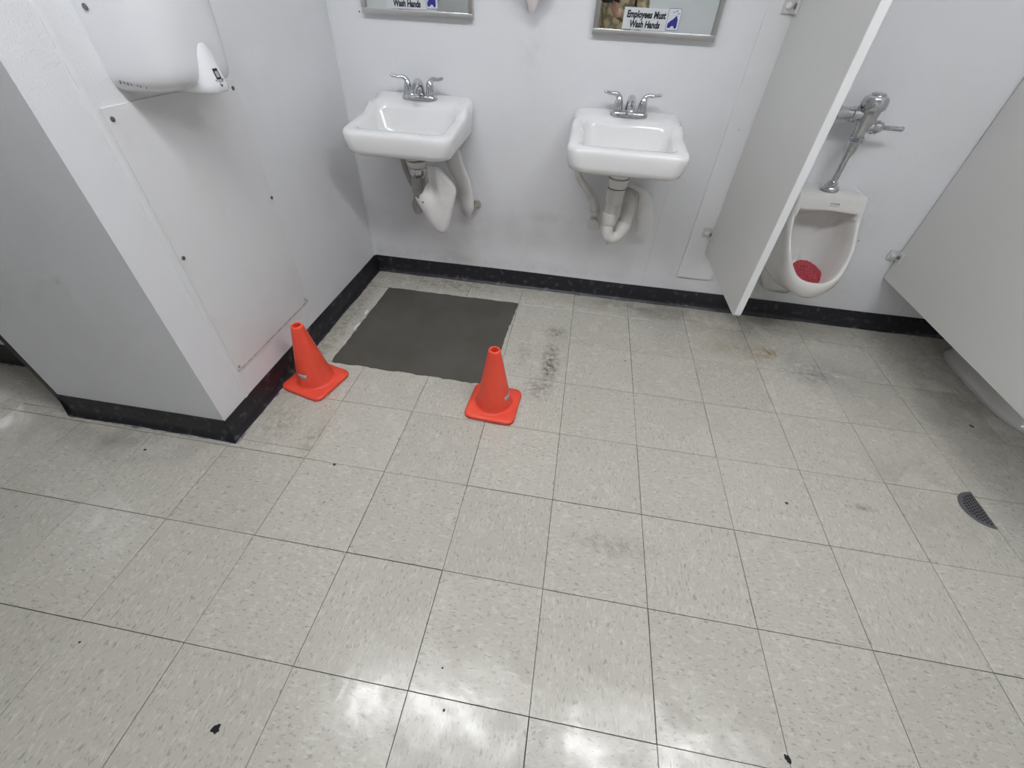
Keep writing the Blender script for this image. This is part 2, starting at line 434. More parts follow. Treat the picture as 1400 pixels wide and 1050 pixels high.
# --- cove base
def cove(name, p, q, nrm, mit0, mit1, label, seed=1):
    """black cove base from p to q along a wall whose room side is nrm; mit0/mit1 = +1 inner, -1 outer, 0 square"""
    rnd = random.Random(seed)
    p, q, nrm = Vector((*p, 0)), Vector((*q, 0)), Vector((*nrm, 0))
    d = (q - p); L = d.length; d.normalize()
    prof = [(0, 0.096), (0.0035, 0.097), (0.005, 0.094), (0.0055, 0.030), (0.0075, 0.016), (0.0125, 0.006), (0.0215, 0.0015), (0.0225, 0.0)]
    n = max(8, int(L / 0.04)); loops = []
    ph = [rnd.uniform(0, 6) for _ in range(4)]
    for i in range(n + 1):
        t = i / n; row = []
        wob = 0.0016 * math.sin(9 * L * t + ph[0]) + 0.0012 * math.sin(21 * L * t + ph[1]) + rnd.uniform(-.0006, .0006)
        for dep, z in prof:
            dd = dep + (wob if z < 0.02 and dep > 0 else 0) + (0.0008 * math.sin(6 * t * L + ph[2]) if z > 0.09 and dep else 0)
            s = t * L
            if mit0: s += mit0 * dep * (1 - t)
            if mit1: s -= mit1 * dep * t
            row.append(p + d * s + nrm * dd + Vector((0, 0, z + (0.0015 * math.sin(5 * L * t + ph[3]) if z > 0.09 else 0))))
        loops.append(row)
    bm = bmesh.new(); rows = loft(bm, loops, close=False)
    bm.faces.new(rows[0]); bm.faces.new(rows[-1])
    o = obj(name, bm, M_base, smooth=True, angle=40)
    tag(o, label, 'baseboard', kind='structure')
    # grey adhesive and old wax along the toe
    bm = bmesh.new(); A, B = [], []
    n2 = max(10, int(L / 0.02))
    for i in range(n2 + 1):
        t = i / n2
        s0 = t * L
        s = s0 + (mit0 * 0.024 * (1 - t) if mit0 else 0) - (mit1 * 0.024 * t if mit1 else 0)
        A.append(bm.verts.new(p + d * s + nrm * 0.016 + Vector((0, 0, 0.0012))))
        wv = 0.026 + 0.003 * math.sin(40 * s0) * math.sin(13 * s0 + 1) + rnd.uniform(-0.002, 0.0025)
        B.append(bm.verts.new(p + d * s + nrm * wv + Vector((0, 0, 0.0006))))
    for i in range(n2): bm.faces.new((A[i], A[i + 1], B[i + 1], B[i]))
    obj('sealant_line', bm, M_wax, o)
    return o
cove('baseboard_back', (WX, WY), (XR, WY), (0, -1), 1, 0, 'scuffed black rubber base along the back wall', 3)
cove('baseboard_left', (WX, FY), (WX, WY), (1, 0), -1, 1, 'scuffed black rubber base along the dryer wall', 5)
cove('baseboard_front', (CX - 0.002, FY), (WX, FY), (0, -1), 0, -1, 'black rubber base along the grey front of the boxed wall', 8)
cove('baseboard_recess', (-2.98, 0.245), (CX - 0.03, 0.245), (0, -1), 0, 0, 'black rubber base of the recessed wall at far left', 9)
# dark metal strip up the far corner of the boxed wall
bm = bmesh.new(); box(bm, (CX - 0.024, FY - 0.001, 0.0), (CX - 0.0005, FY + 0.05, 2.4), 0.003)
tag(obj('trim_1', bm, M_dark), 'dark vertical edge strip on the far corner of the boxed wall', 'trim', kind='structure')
# vertical bead on the dryer wall between corner and sheet
bm = bmesh.new(); box(bm, (WX - 0.001, 0.160, 0.097), (WX + 0.004, 0.176, 2.4), 0.0015)
tag(obj('trim_2', bm, M_trim), 'thin white vertical batten between wall corner and splash sheet', 'trim', kind='structure')

# --- ceiling lights: surface-mounted wraparound fixtures
M_lamp2 = M_lamp.copy(); M_lamp2.name = 'lamp_diffuser_passage'
M_lamp2.node_tree.nodes['Principled BSDF'].inputs['Emission Strength'].default_value = LAMP * 0.22
for (cx, cy, hx, hy, mt, lab) in ((-0.86, -0.30, 0.60, 0.14, M_lamp, 'lit wraparound ceiling light above the traffic cones'),
                                  (0.66, -0.30, 0.60, 0.14, M_lamp, 'lit wraparound ceiling light in front of the urinal'),
                                  (-4.15, 0.72, 0.14, 0.40, M_lamp2, 'lit wraparound ceiling light in the side passage, nearer one'),
                                  (-6.30, 1.42, 0.14, 0.40, M_lamp2, 'lit wraparound ceiling light in the side passage, farther one')):
    t = thing('ceiling_light', lab, 'light', (cx, cy, H), group='ceiling lights')
    bm = bmesh.new(); box(bm, (-hx - .012, -hy + .015, -0.035), (hx + .012, hy - .015, -0.0005), 0.003, 1); obj('housing', bm, M_lampframe, t)
    bm = bmesh.new()
    if hx > hy:
        prof = [(-hy, -0.030), (-hy, -0.055), (-hy + .03, -0.085), (hy - .03, -0.085), (hy, -0.055), (hy, -0.030)]
        loft(bm, [[Vector((x, p, q)) for p, q in prof] for x in (-hx, hx)], cap0=True, cap1=True)
    else:
        prof = [(-hx, -0.030), (-hx, -0.055), (-hx + .03, -0.085), (hx - .03, -0.085), (hx, -0.055), (hx, -0.030)]
        loft(bm, [[Vector((p, y, q)) for p, q in prof] for y in (-hy, hy)], cap0=True, cap1=True)
    obj('diffuser', bm, mt, t)

# ------------------------------------------------------------------ mortar patch
rnd = random.Random(4)
def ragged(p, q, n, amp):
    out = []
    for i in range(n):
        t = i / n; x = p[0] + (q[0] - p[0]) * t; y = p[1] + (q[1] - p[1]) * t
        dx, dy = q[0] - p[0], q[1] - p[1]; L = math.hypot(dx, dy)
        o = rnd.uniform(-amp, amp) * (0 if i == 0 else 1)
        out.append((x - dy / L * o, y + dx / L * o))
    return out
bm = bmesh.new()
pts = ragged((-1.380, 0.530), (-0.655, 0.524), 34, 0.0045) + ragged((-0.650, 0.526), (-0.612, 1.222), 30, 0.004) \
    + ragged((-0.612, 1.222), (-1.372, 1.222), 30, 0.003) + ragged((-1.370, 1.222), (-1.384, 0.534), 30, 0.0035)
poly_prism(bm, pts, -0.0031, 0.0009)
patch = obj('mortar_patch', bm, M_mortar)
tag(patch, 'fresh dark grey mortar square troweled into the tile floor', 'floor patch')
# white broken tile slivers along the left edge of the patch
for k, (x, y, l, a) in enumerate(((-1.388, 0.82, 0.075, 1.45), (-1.392, 0.95, 0.05, 1.6), (-0.618, 0.66, 0.05, 1.5))):
    bm = bmesh.new()
    P = [(-l / 2, -.002), (-l / 4, -.006), (l / 3, -.004), (l / 2, .001), (l / 5, .006), (-l / 3, .004)]
    poly_prism(bm, [(x + c * math.cos(a) - s * math.sin(a), y + c * math.sin(a) + s * math.cos(a)) for c, s in P], 0.0009, 0.0026)
    obj('tile_sliver', bm, M_trim, patch)

# ------------------------------------------------------------------ sinks
def lift(y):   # back ledge of the basin, y = 0 at the wall, negative to the front
    return 0.016 * max(0, min(1, (y + 0.430) / 0.270)) + 0.030 * sstep(-0.162, -0.116, y) + 0.016 * max(0, min(1, (y + 0.112) / 0.112))
SW, SD = 0.236, 0.430
def make_sink(name, label, loc, tilt):
    s = thing(name, label, 'sink', loc, (tilt, 0, 0), group='wall-hung sinks')
    def L(ins, front, back, z, rf, rb, l=1.0, flush=False):
        P = rrect(-SW + ins, SW - ins, -SD + front, -back, rf, rb, 0, 7, 12)
        for p in P: p.z = (z * (1 - sstep(-0.045, -0.005, p.y)) if flush else z) + lift(p.y) * l
        for p in P:   # rounded shoulders of the back ledge
            q = max(0.0, min(1.0, (abs(p.x) - (SW - 0.055)) / 0.055))
            p.z -= 0.034 * (1 - math.sqrt(1 - q * q)) * sstep(-0.150, -0.085, p.y) * l
        return P
    bm = bmesh.new()
    cx, cy = 0.0, -0.225
    def ring(r, z, ref):
        return [Vector((cx + (p.x - cx) / max((p - Vector((cx, cy, p.z))).length, 1e-6) * r, cy + (p.y - cy) / max((p - Vector((cx, cy, p.z))).length, 1e-6) * r, z)) for p in ref]
    ref = L(0.05, 0.05, 0.11, 0, 0.06, 0.05, 0)
    loops = [ring(0.038, -0.150, ref), ring(0.046, -0.140, ref), ring(0.060, -0.118, ref),
             L(0.105, 0.11, 0.10, -0.101, 0.07, 0.05, 0), L(0.045, 0.05, 0.03, -0.094, 0.07, 0.03, 0),
             L(0.028, 0.022, 0.0, -0.093, 0.065, 0.012, 0), L(0.016, 0.008, 0.0, -0.084, 0.06, 0.010, 0), L(0.008, 0.002, 0.0, -0.066, 0.058, 0.010, 0),
             L(0.001, 0.0, 0.0, -0.030, 0.056, 0.024, 0.9), L(0.0005, 0.0, 0.0, -0.018, 0.056, 0.026, 1, True), L(0.002, 0.002, 0.0, -0.010, 0.055, 0.028, 1, True),
             L(0.006, 0.006, 0.0005, -0.0045, 0.053, 0.030, 1, True), L(0.011, 0.011, 0.001, -0.0012, 0.050, 0.032, 1, True), L(0.018, 0.018, 0.004, 0.0, 0.047, 0.032, 1, True),
             L(0.034, 0.036, 0.060, -0.0005, 0.044, 0.036, 1), L(0.046, 0.050, 0.098, -0.0025, 0.042, 0.040, 1), L(0.052, 0.056, 0.108, -0.007, 0.044, 0.044, 0.97), L(0.057, 0.061, 0.117, -0.018, 0.05, 0.048, 0.75),
             L(0.068, 0.072, 0.135, -0.050, 0.055, 0.05, 0.0), L(0.080, 0.086, 0.144, -0.076, 0.06, 0.055, 0), L(0.105, 0.108, 0.156, -0.088, 0.06, 0.055, 0),
             L(0.150, 0.135, 0.170, -0.093, 0.05, 0.05, 0), ring(0.026, -0.099, ref), ring(0.022, -0.106, ref)]
    loft(bm, loops, cap0=True, cap1=True)
    obj('basin', bm, M_porc, s, smooth=True, angle=60)
    bm = bmesh.new(); revolve(bm, [(0.027, -0.0980), (0.027, -0.0955), (0.020, -0.095), (0.017, -0.099), (0.0165, -0.101)], (cx, cy, 0), 24)
    obj('drain_ring', bm, M_chrome, s, smooth=True, angle=40)
    # faucet: base, two lever handles, spout
    fx, fy, fz = 0.0, -0.058, lift(-0.058) + 0.0005
    bm = bmesh.new()
    loft(bm, [rrect(fx - a, fx + a, fy - b, fy + b, r, r, z, 6, 6) for a, b, r, z in ((.079, .027, .026, fz - .003), (.080, .028, .027, fz + .003), (.077, .0255, .025, fz + .012), (.070, .020, .0195, fz + .019), (.060, .012, .0115, fz + .021))], cap0=True, cap1=True)
    fb = obj('faucet', bm, M_chrome, s, smooth=True, angle=50)
    for sgn in (-1, 1):
        hx = fx + sgn * 0.051
        bm = bmesh.new()
        revolve(bm, [(0.021, fz + .016), (0.0215, fz + .022), (0.019, fz + .027), (0.0185, fz + .029), (0.0175, fz + .045), (0.013, fz + .062), (0.008, fz + .070)], (hx, fy, 0), 20)
        P = [(hx - sgn * .001, fy, fz + .050), (hx + sgn * .004, fy + .002, fz + .066), (hx + sgn * .018, fy - .002, fz + .076), (hx + sgn * .040, fy - .010, fz + .077), (hx + sgn * .060, fy - .018, fz + .082), (hx + sgn * .066, fy - .020, fz + .086)]
        tube(bm, P, [0.013, 0.0115, 0.0085, 0.0065, 0.0070, 0.0045], 12, 5)
        obj('handle', bm, M_chrome, fb, smooth=True, angle=50)
    bm = bmesh.new()
    tube(bm, [(fx, fy + .012, fz + .012), (fx, fy + .008, fz + .045), (fx, fy - .012, fz + .062), (fx, fy - .050, fz + .055), (fx, fy - .090, fz + .036), (fx, fy - .100, fz + .026)],
         [0.022, 0.019, 0.0165, 0.0145, 0.013, 0.0115], 16, 6)
    obj('spout', bm, M_chrome, fb, smooth=True, angle=50)
    return s
sink_l = make_sink('sink', 'white wall-hung sink with two-handle chrome faucet nearest the left corner', (-1.130, WY, 0.866), math.radians(2.4))
sink_r = make_sink('sink', 'white wall-hung sink with two-handle chrome faucet beside the partition strip', (-0.200, WY, 0.862), 0)
sink_r.name = 'sink.001'

# --- plumbing under the right sink
y0 = WY - 0.225
t = thing('drain_trap', 'white plastic p-trap hanging under the right sink', 'pipe', (-0.20, y0, 0.42))
def wobj(name, bm, mt, parent, root, **k):   # mesh given in world coordinates
    bmesh.ops.translate(bm, verts=bm.verts, vec=-Vector(root.location)); return obj(name, bm, mt, parent, **k)
bm = bmesh.new(); revolve(bm, [(0.046, 0.7115), (0.044, 0.698), (0.040, 0.684), (0.038, 0.674)], (-0.20, y0, 0), 24)
wobj('drain_flange', bm, M_porc2, t, t, smooth=True, angle=50)
bm = bmesh.new(); revolve(bm, [(0.036, 0.676), (0.036, 0.668)], (-0.20, y0, 0), 24)
wobj('rubber_gasket', bm, M_dark, t, t, smooth=True, angle=50)
bm = bmesh.new()
revolve(bm, [(0.038, 0.670), (0.0395, 0.664), (0.0385, 0.622), (0.035, 0.612), (0.028, 0.602)], (-0.203, y0, 0), 24)
wobj('slip_nut', bm, M_pvc, t, t, smooth=True, angle=40)
bm = bmesh.new(); revolve(bm, [(0.0285, 0.612), (0.0275, 0.540)], (-0.207, y0, 0), 24)
wobj('tail_pipe', bm, M_pvc, t, t, smooth=True, angle=40)
bm = bmesh.new(); revolve(bm, [(0.029, 0.563), (0.0325, 0.559), (0.0325, 0.520), (0.028, 0.510)], (-0.209, y0, 0), 24)
wobj('slip_nut', bm, M_pvc, t, t, smooth=True, angle=40)
bm = bmesh.new()
tube(bm, [(-0.211, y0, 0.525), (-0.209, y0 + .001, 0.480), (-0.196, y0 + .006, 0.447), (-0.172, y0 + .018, 0.438), (-0.148, y0 + .030, 0.456), (-0.134, y0 + .038, 0.495), (-0.129, y0 + .042, 0.545),
          (-0.127, y0 + .065, 0.578), (-0.127, y0 + .100, 0.588), (-0.127, WY, 0.586)], [0.0265, 0.0265, 0.0265, 0.0265, 0.028, 0.0305, 0.031, 0.030, 0.028, 0.026], 18, 6)
wobj('trap_bend', bm, M_pvc, t, t, smooth=True, angle=50)
bm = bmesh.new(); tube(bm, [(-0.1435, y0 + .034, 0.468), (-0.136, y0 + .037, 0.492), (-0.132, y0 + .040, 0.512)], [0.0325, 0.0355, 0.0345], 18, 3)
wobj('slip_nut', bm, M_pvc, t, t, smooth=True, angle=40)
bm = bmesh.new(); revolve(bm, [(0.014, 0.418), (0.0145, 0.410), (0.012, 0.406)], (-0.186, y0 + .010, 0), 16)
wobj('cleanout_plug', bm, M_pvc, t, t, smooth=True, angle=40)
bm = bmesh.new(); revolve(bm, [(0.026, WY - .002), (0.046, WY - .003), (0.042, WY - .012), (0.028, WY - .016)], (-0.127, 0, 0.586), 24, 'Y')
wobj('wall_flange', bm, M_pvc, t, t, smooth=True, angle=40)

def supply(name, label, pts, rad, mt, valve=None, flat=None, group=None):
    root = thing(name, label, 'pipe', Vector(pts[-1]), group=group)
    bm = bmesh.new(); tube(bm, pts, rad, 14, 6, flat)
    wobj('hose', bm, mt, root, root, smooth=True, angle=60)
    return root
ys = WY - 0.07
r = supply('supply_pipe', 'wrapped white supply pipe with round capped valve left of the p-trap',
           [(-0.386, ys, 0.764), (-0.386, ys, 0.70), (-0.372, ys, 0.655), (-0.335, ys, 0.610), (-0.300, ys, 0.573), (-0.274, ys, 0.530), (-0.268, ys, 0.490)],
           [0.014, 0.014, 0.015, 0.016, 0.017, 0.018, 0.019], M_pvc)
bm = bmesh.new(); tube(bm, [(-0.268, WY + .002, 0.458), (-0.270, ys - .005, 0.456)], 0.019, 18, 2)
wobj('valve_body', bm, M_pvc, r, r, smooth=True, angle=50)
bm = bmesh.new(); revolve(bm, [(0.024, ys - .004), (0.029, ys - .010), (0.030, ys - .030), (0.026, ys - .036), (0.010, ys - .037)], (-0.270, 0, 0.448), 24, 'Y')
wobj('valve_cap', bm, M_pvc, r, r, smooth=True, angle=40)
bm = bmesh.new(); tube(bm, [(-0.271, ys, 0.508), (-0.268, ys, 0.486)], [0.024, 0.025], 18, 2)
wobj('collar', bm, M_pvc, r, r, smooth=True, angle=40)

# flat vinyl jacket on the right-hand supply of the right sink
def jacket(name, label, spine, widths, thick, mt, dirw):
    """soft sleeve: spine points, half widths, half thicknesses, width direction per point"""
    root = thing(name, label, 'pipe cover', Vector(spine[-1]))
    S = catmull(spine, 6); W = [v.x for v in catmull([(a, 0, 0) for a in widths], 6)]
    Th = [v.x for v in catmull([(a, 0, 0) for a in thick], 6)]
    D = catmull(dirw, 6); loops = []; n = 22
    for i, p in enumerate(S):
        tn = (S[min(i + 1, len(S) - 1)] - S[max(i - 1, 0)]).normalized()
        d = D[i].normalized(); d = (d - tn * d.dot(tn)).normalized(); e = tn.cross(d)
        loops.append([p + d * W[i] * math.copysign(abs(math.cos(a)) ** 0.7, math.cos(a)) + e * Th[i] * math.copysign(abs(math.sin(a)) ** 0.9, math.sin(a)) for a in (2 * PI * k / n for k in range(n))])
    bm = bmesh.new(); loft(bm, loops, cap0=True, cap1=True)
    wobj('sleeve', bm, mt, root, root, smooth=True, angle=70)
    return root
r = jacket('pipe_cover', 'flat white vinyl pipe jacket right of the p-trap',
           [(-0.136, ys + .025, 0.640), (-0.090, ys + .012, 0.622), (-0.060, ys + .004, 0.600), (-0.038, ys, 0.555), (-0.022, ys, 0.490), (-0.012, ys + .005, 0.418)],
           [0.012, 0.013, 0.026, 0.033, 0.036, 0.036], [0.010, 0.011, 0.013, 0.013, 0.012, 0.009], M_vinyl,
           [(0, 0, 1), (.1, 0, 1), (.6, 0, .5), (1, 0, .15), (1, 0, .05), (1, 0, 0)])
bm = bmesh.new()
tube(bm, [(-0.075, ys - .016, 0.585), (-0.068, ys - .017, 0.540), (-0.054, ys - .015, 0.480), (-0.045, ys - .010, 0.420)], 0.0032, 8, 4)
wobj('seam_welt', bm, M_vinyl, r, r, smooth=True)

# --- plumbing under the left sink
xl = -1.115; y1 = WY - 0.222
t = thing('drain_pipe', 'chrome and grey drain pipe under the left sink', 'pipe', (xl, y1, 0.55))
bm = bmesh.new(); revolve(bm, [(0.046, 0.7045), (0.044, 0.690), (0.038, 0.678), (0.020, 0.674)], (xl, y1, 0), 24)
wobj('drain_flange', bm, M_porc2, t, t, smooth=True, angle=50)
bm = bmesh.new(); revolve(bm, [(0.038, 0.676), (0.041, 0.671), (0.040, 0.648), (0.034, 0.640), (0.029, 0.632)], (xl, y1, 0), 24)
wobj('slip_nut', bm, M_chrome, t, t, smooth=True, angle=40)
bm = bmesh.new(); tube(bm, [(xl, y1, 0.640), (xl - .003, y1, 0.600), (xl - .004, y1 + .004, 0.555), (xl + .010, y1 + .03, 0.515), (xl + .03, y1 + .08, 0.50), (xl + .05, y1 + .14, 0.50), (xl + .06, WY, 0.50)],
                       [0.030, 0.033, 0.030, 0.026, 0.024, 0.024, 0.024], 18, 5)
wobj('tail_pipe', bm, M_hose, t, t, smooth=True, angle=50)
# loose vinyl trap jacket hanging open like a pointed sack
def sack():
    root = thing('trap_cover', 'loose white vinyl trap jacket hanging to a point under the left sink', 'pipe cover', (-1.03, y1 - .02, 0.37))
    n = 40
    yc = y1 - .040
    rings = [  # z, left x, right x, half-depth
        (0.702, -1.050, -1.008, .016), (0.676, -1.066, -.985, .022), (0.650, -1.080, -.957, .027), (0.626, -1.094, -.934, .031), (0.606, -1.108, -.925, .033), (0.580, -1.122, -.929, .034),
        (0.558, -1.126, -.935, .035), (0.524, -1.110, -.944, .036), (0.484, -1.086, -.955, .035), (0.446, -1.060, -.967, .032), (0.416, -1.038, -.977, .026), (0.398, -1.022, -.984, .018)]
    loops = []
    for (z, xl_, xr_, b) in rings:
        L = []; cx, a = (xl_ + xr_) / 2, (xr_ - xl_) / 2
        for k in range(n):
            th = 2 * PI * k / n; c, s = math.cos(th), math.sin(th)
            x = cx + a * c; y = yc + b * math.copysign(abs(s) ** 0.75, s) * (1 + 0.05 * math.sin(4 * th - 18 * z))
            dz = (0.612 - z) / 0.055
            if s < 0:
                y += 0.026 * math.exp(-((x + 1.036) / 0.022) ** 2 - dz * dz)
                y -= 0.011 * math.exp(-((x + 0.990 + 0.25 * (z - 0.6)) / 0.013) ** 2 - dz * dz * 0.5)
            L.append(Vector((x, y, z)))
        loops.append(L)
    # the mouth opens on the upper left: cut those quads away
    bm = bmesh.new(); rows = loft(bm, loops, cap1=True)
    kill = [f for f in bm.faces if f.calc_center_median().z > 0.560 and f.calc_center_median().x < -1.100 + 0.70 * (min(f.calc_center_median().z, 0.63) - 0.560)]
    kill += [f for f in bm.faces if f not in kill and f.calc_center_median().z > 0.50 and f.calc_center_median().y > y1 - .034]
    bmesh.ops.delete(bm, geom=kill, context='FACES')
    o = wobj('sleeve', bm, M_vinyl, root, root, smooth=True)
    md = o.modifiers.new('thick', 'SOLIDIFY'); md.thickness = 0.0035; md.offset = 0
    md = o.modifiers.new('sub', 'SUBSURF'); md.levels = 1; md.render_levels = 2
    for k, (x, y, z) in enumerate(((-1.050, y1 - .055, .585), (-1.078, y1 - .072, .548))):
        bm = bmesh.new(); revolve(bm, [(0.0035, -0.001), (0.0035, 0.001)], (x, 0, z), 10, 'Y')
        bmesh.ops.translate(bm, verts=bm.verts, vec=(0, y - .005, 0))
        wobj('snap_button', bm, M_dark, root, root)
sack()
# white flat supply cover on the right of the left sink, ending at a stop valve
ys = WY - 0.05
r = jacket('pipe_cover', 'white vinyl pipe jacket curving down right of the pointed trap jacket',
           [(-0.990, WY - .10, 0.752), (-0.972, WY - .09, 0.660), (-0.945, WY - .07, 0.590), (-0.930, ys, 0.515), (-0.926, ys, 0.455), (-0.924, ys, 0.402)],
           [0.042, 0.042, 0.040, 0.036, 0.034, 0.014], [0.010, 0.012, 0.016, 0.022, 0.024, 0.010], M_vinyl,
           [(1, -.2, .5), (1, -.2, .5), (1, -.3, .3), (1, -.5, 0), (1, -.6, 0), (1, -.6, 0)])
bm = bmesh.new(); tube(bm, [(-0.885, WY + .002, 0.457), (-0.888, WY - .045, 0.456)], [0.012, 0.012], 14, 2)
revolve(bm, [(0.019, WY - .003), (0.021, WY - .006), (0.018, WY - .014)], (-0.885, 0, 0.457), 20, 'Y')
tube(bm, [(-0.888, WY - .040, 0.452), (-0.903, WY - .046, 0.432), (-0.915, WY - .05, 0.412)], [0.010, 0.009, 0.008], 12, 3)
wobj('stop_valve', bm, M_hose, r, r, smooth=True, angle=50)
r = supply('supply_pipe', 'grey flexible supply hose behind the left sink drain',
           [(-1.240, WY - .08, 0.758), (-1.242, WY - .08, 0.68), (-1.236, WY - .07, 0.620), (-1.218, WY - .06, 0.560), (-1.196, WY - .05, 0.520), (-1.200, WY - .045, 0.470), (-1.206, WY - .04, 0.430), (-1.204, WY - .03, 0.395)],
           [0.012, 0.012, 0.013, 0.015, 0.018, 0.019, 0.026, 0.024], M_hose)

# ------------------------------------------------------------------ mirrors
def text_mesh(name, body, size, mt, parent, loc, rot, sx=1.0, shear=0.0, bold=0.0, ext=0.0002):
    cu = bpy.data.curves.new(name, 'FONT'); cu.body = body; cu.size = size; cu.shear = shear; cu.offset = bold
    cu.align_x = 'CENTER'; cu.align_y = 'CENTER'; cu.extrude = ext; cu.resolution_u = 3
    tmp = bpy.data.objects.new(name, cu); COL.objects.link(tmp)
    dg = bpy.context.evaluated_depsgraph_get(); dg.update()
    me = bpy.data.meshes.new_from_object(tmp.evaluated_get(dg)); bpy.data.objects.remove(tmp); bpy.data.curves.remove(cu)
    me.name = name; me.materials.clear(); me.materials.append(mt)
    o = bpy.data.objects.new(name, me); COL.objects.link(o); o.parent = parent
    o.location = loc; o.rotation_euler = rot; o.scale = (sx, 1, 1)
    return o
def make_mirror(label, x0, x1, z0, z1, slabel):
    cx = (x0 + x1) / 2
    mr = thing('mirror', label, 'mirror', (cx, WY, z0), group='framed mirrors')
    hw, hh, fw = (x1 - x0) / 2, z1 - z0, 0.020
    bm = bmesh.new(); box(bm, (-hw + .004, -0.014, 0.004), (hw - .004, -0.001, hh - .004)); obj('backing', bm, M_steel, mr)
    bm = bmesh.new(); box(bm, (-hw + .010, -0.0165, 0.010), (hw - .010, -0.0142, hh - .010)); obj('glass', bm, M_mirror, mr)
    for nm, a, b in (('bottom_rail', (-hw, 0), (hw, fw)), ('top_rail', (-hw, hh - fw), (hw, hh)), ('side_rail', (-hw, fw), (-hw + fw, hh - fw)), ('side_rail', (hw - fw, fw), (hw, hh - fw))):
        bm = bmesh.new(); box(bm, (a[0], -0.026, a[1]), (b[0], -0.0005, b[1]), 0.0035, 2)
        obj(nm, bm, M_alu, mr, smooth=True, angle=50)
    # sticker on the glass (its own thing): two lines of lettering and a hand emblem
    st = thing('sticker', slabel, 'sticker', (cx, WY - 0.0168, z0 + fw))
    sx = -0.030
    bm = bmesh.new(); box(bm, (sx - .095, -0.0006, 0.003), (sx + .072, 0, 0.068)); obj('film', bm, M_sticker, st)
    R = (PI / 2, 0, 0)
    text_mesh('lettering', 'Employees Must', 0.0285, M_text, st, (sx - .010, -0.0008, 0.0475), R, 0.78, 0.12, 0.0013)
    text_mesh('lettering', 'Wash Hands', 0.0285, M_text, st, (sx - .010, -0.0008, 0.0185), R, 0.78, 0.12, 0.0013)
    ex = sx + .096
    bm = bmesh.new(); loft(bm, [[Vector((p.x, y, p.y)) for p in rrect(ex - .025, ex + .025, 0.006, 0.072, .006, .006)] for y in (0, -0.0006)], cap0=True, cap1=True)
    em = obj('emblem', bm, M_sticker, st)
    bm = bmesh.new()
    A = rrect(ex - .0245, ex + .0245, 0.0065, 0.0715, .006, .006); B = rrect(ex - .0232, ex + .0232, 0.0078, 0.0702, .005, .005)
    loft(bm, [[Vector((p.x, -0.0009, p.y)) for p in L] for L in (A, B)]); obj('border', bm, M_blue, em)
    hand = [(-.019, .014), (-.010, .0135), (-.003, .020), (.004, .019), (.008, .0125), (.0145, .0125), (.0165, .020), (.0155, .038), (.009, .052), (.005, .047), (-.002, .040), (-.012, .034), (-.0195, .026)]
    bm = bmesh.new(); vs = [bm.verts.new((ex + x, -0.0010, z)) for x, z in hand]; bm.faces.new(vs)
    bmesh.ops.triangulate(bm, faces=bm.faces); obj('hand_sign', bm, M_blue, em)
    for x, z in ((-.004, .060), (.006, .063), (.014, .056)):
        bm = bmesh.new(); revolve(bm, [(0.0022, -0.0010), (0.0018, -0.0012)], (ex + x, 0, z), 8, 'Y'); obj('drop', bm, M_blue, em)
    return mr
make_mirror('metal-framed mirror above the sink nearest the left corner', -1.362, -0.890, 1.196, 1.85, 'wash-hands sticker in the mirror nearest the left corner')
make_mirror('metal-framed mirror with a dark reflection beside the partition strip', -0.402, 0.074, 1.176, 1.83, 'employees must wash hands sticker in the mirror beside the partition strip')

# soap dispenser between the mirrors
t = thing('soap_dispenser', 'white wall soap dispenser with pinkish nozzle between the mirrors', 'dispenser', (-0.645, WY, 1.22))
bm = bmesh.new()
loft(bm, [rrect(-a, a, -b, -0.0005, r, .006, z, 5, 4) for a, b, r, z in ((.030, .075, .02, .062), (.044, .092, .03, .068), (.055, .105, .035, .085), (.060, .112, .035, .14), (.060, .112, .035, .25), (.052, .098, .03, .275), (.03, .06, .02, .283))], cap0=True, cap1=True)
obj('housing', bm, M_dryer, t, smooth=True, angle=50)
bm = bmesh.new()
loft(bm, [rrect(-a, a, -b, -c, r, r, z, 5, 3) for a, b, c, r, z in ((.010, .058, .038, .009, .010), (.013, .062, .034, .010, .0125), (.016, .066, .030, .012, .030), (.026, .075, .022, .014, .050), (.030, .080, .018, .014, .066))], cap0=True, cap1=True)
obj('nozzle', bm, M_soap, t, smooth=True, angle=50)

# ------------------------------------------------------------------ hand dryer on the left wall
t = thing('hand_dryer', 'white rounded hand dryer mounted above the splash sheet', 'hand dryer', (WX, 0.402, 1.062))
bm = bmesh.new(); loops = []
HW, DP, HT = 0.155, 0.160, 0.322
NZ = 22
for k in range(NZ + 1):
    z = HT * k / NZ
    lo = min(1, z / 0.050); hi = min(1, (HT - z) / 0.060)
    e0 = (1 - (1 - lo) ** 2.4) ** (1 / 2.4); e1 = (1 - (1 - hi) ** 2.2) ** (1 / 2.2)
    w_ = HW * (0.80 + 0.20 * e0) * (0.80 + 0.20 * e1) * (1 - 0.03 * (1 - z / HT))
    d_ = DP * (0.66 + 0.34 * e0) * (0.55 + 0.45 * e1) * (0.94 + 0.06 * math.sin(PI * z / HT))
    L = []
    for i in range(41):
        a = PI * i / 40; c, s = math.cos(a), math.sin(a)
        L.append(Vector((0.0005 + d_ * abs(s) ** 0.72, w_ * math.copysign(abs(c) ** 0.62, c), z)))
    loops.append(L)
rows = loft(bm, loops, close=True)
bm.faces.new(rows[0]); bm.faces.new(rows[-1])
obj('cover', bm, M_dryer, t, smooth=True, angle=50)
NZP = [(0.125, .022, .10, .1490), (0.100, .032, .09, .1585), (0.075, .038, .08, .1655), (0.045, .042, .07, .1730), (0.015, .045, .06, .1795), (0.000, .046, .06, .1805), (-0.004, .043, .065, .1775)]
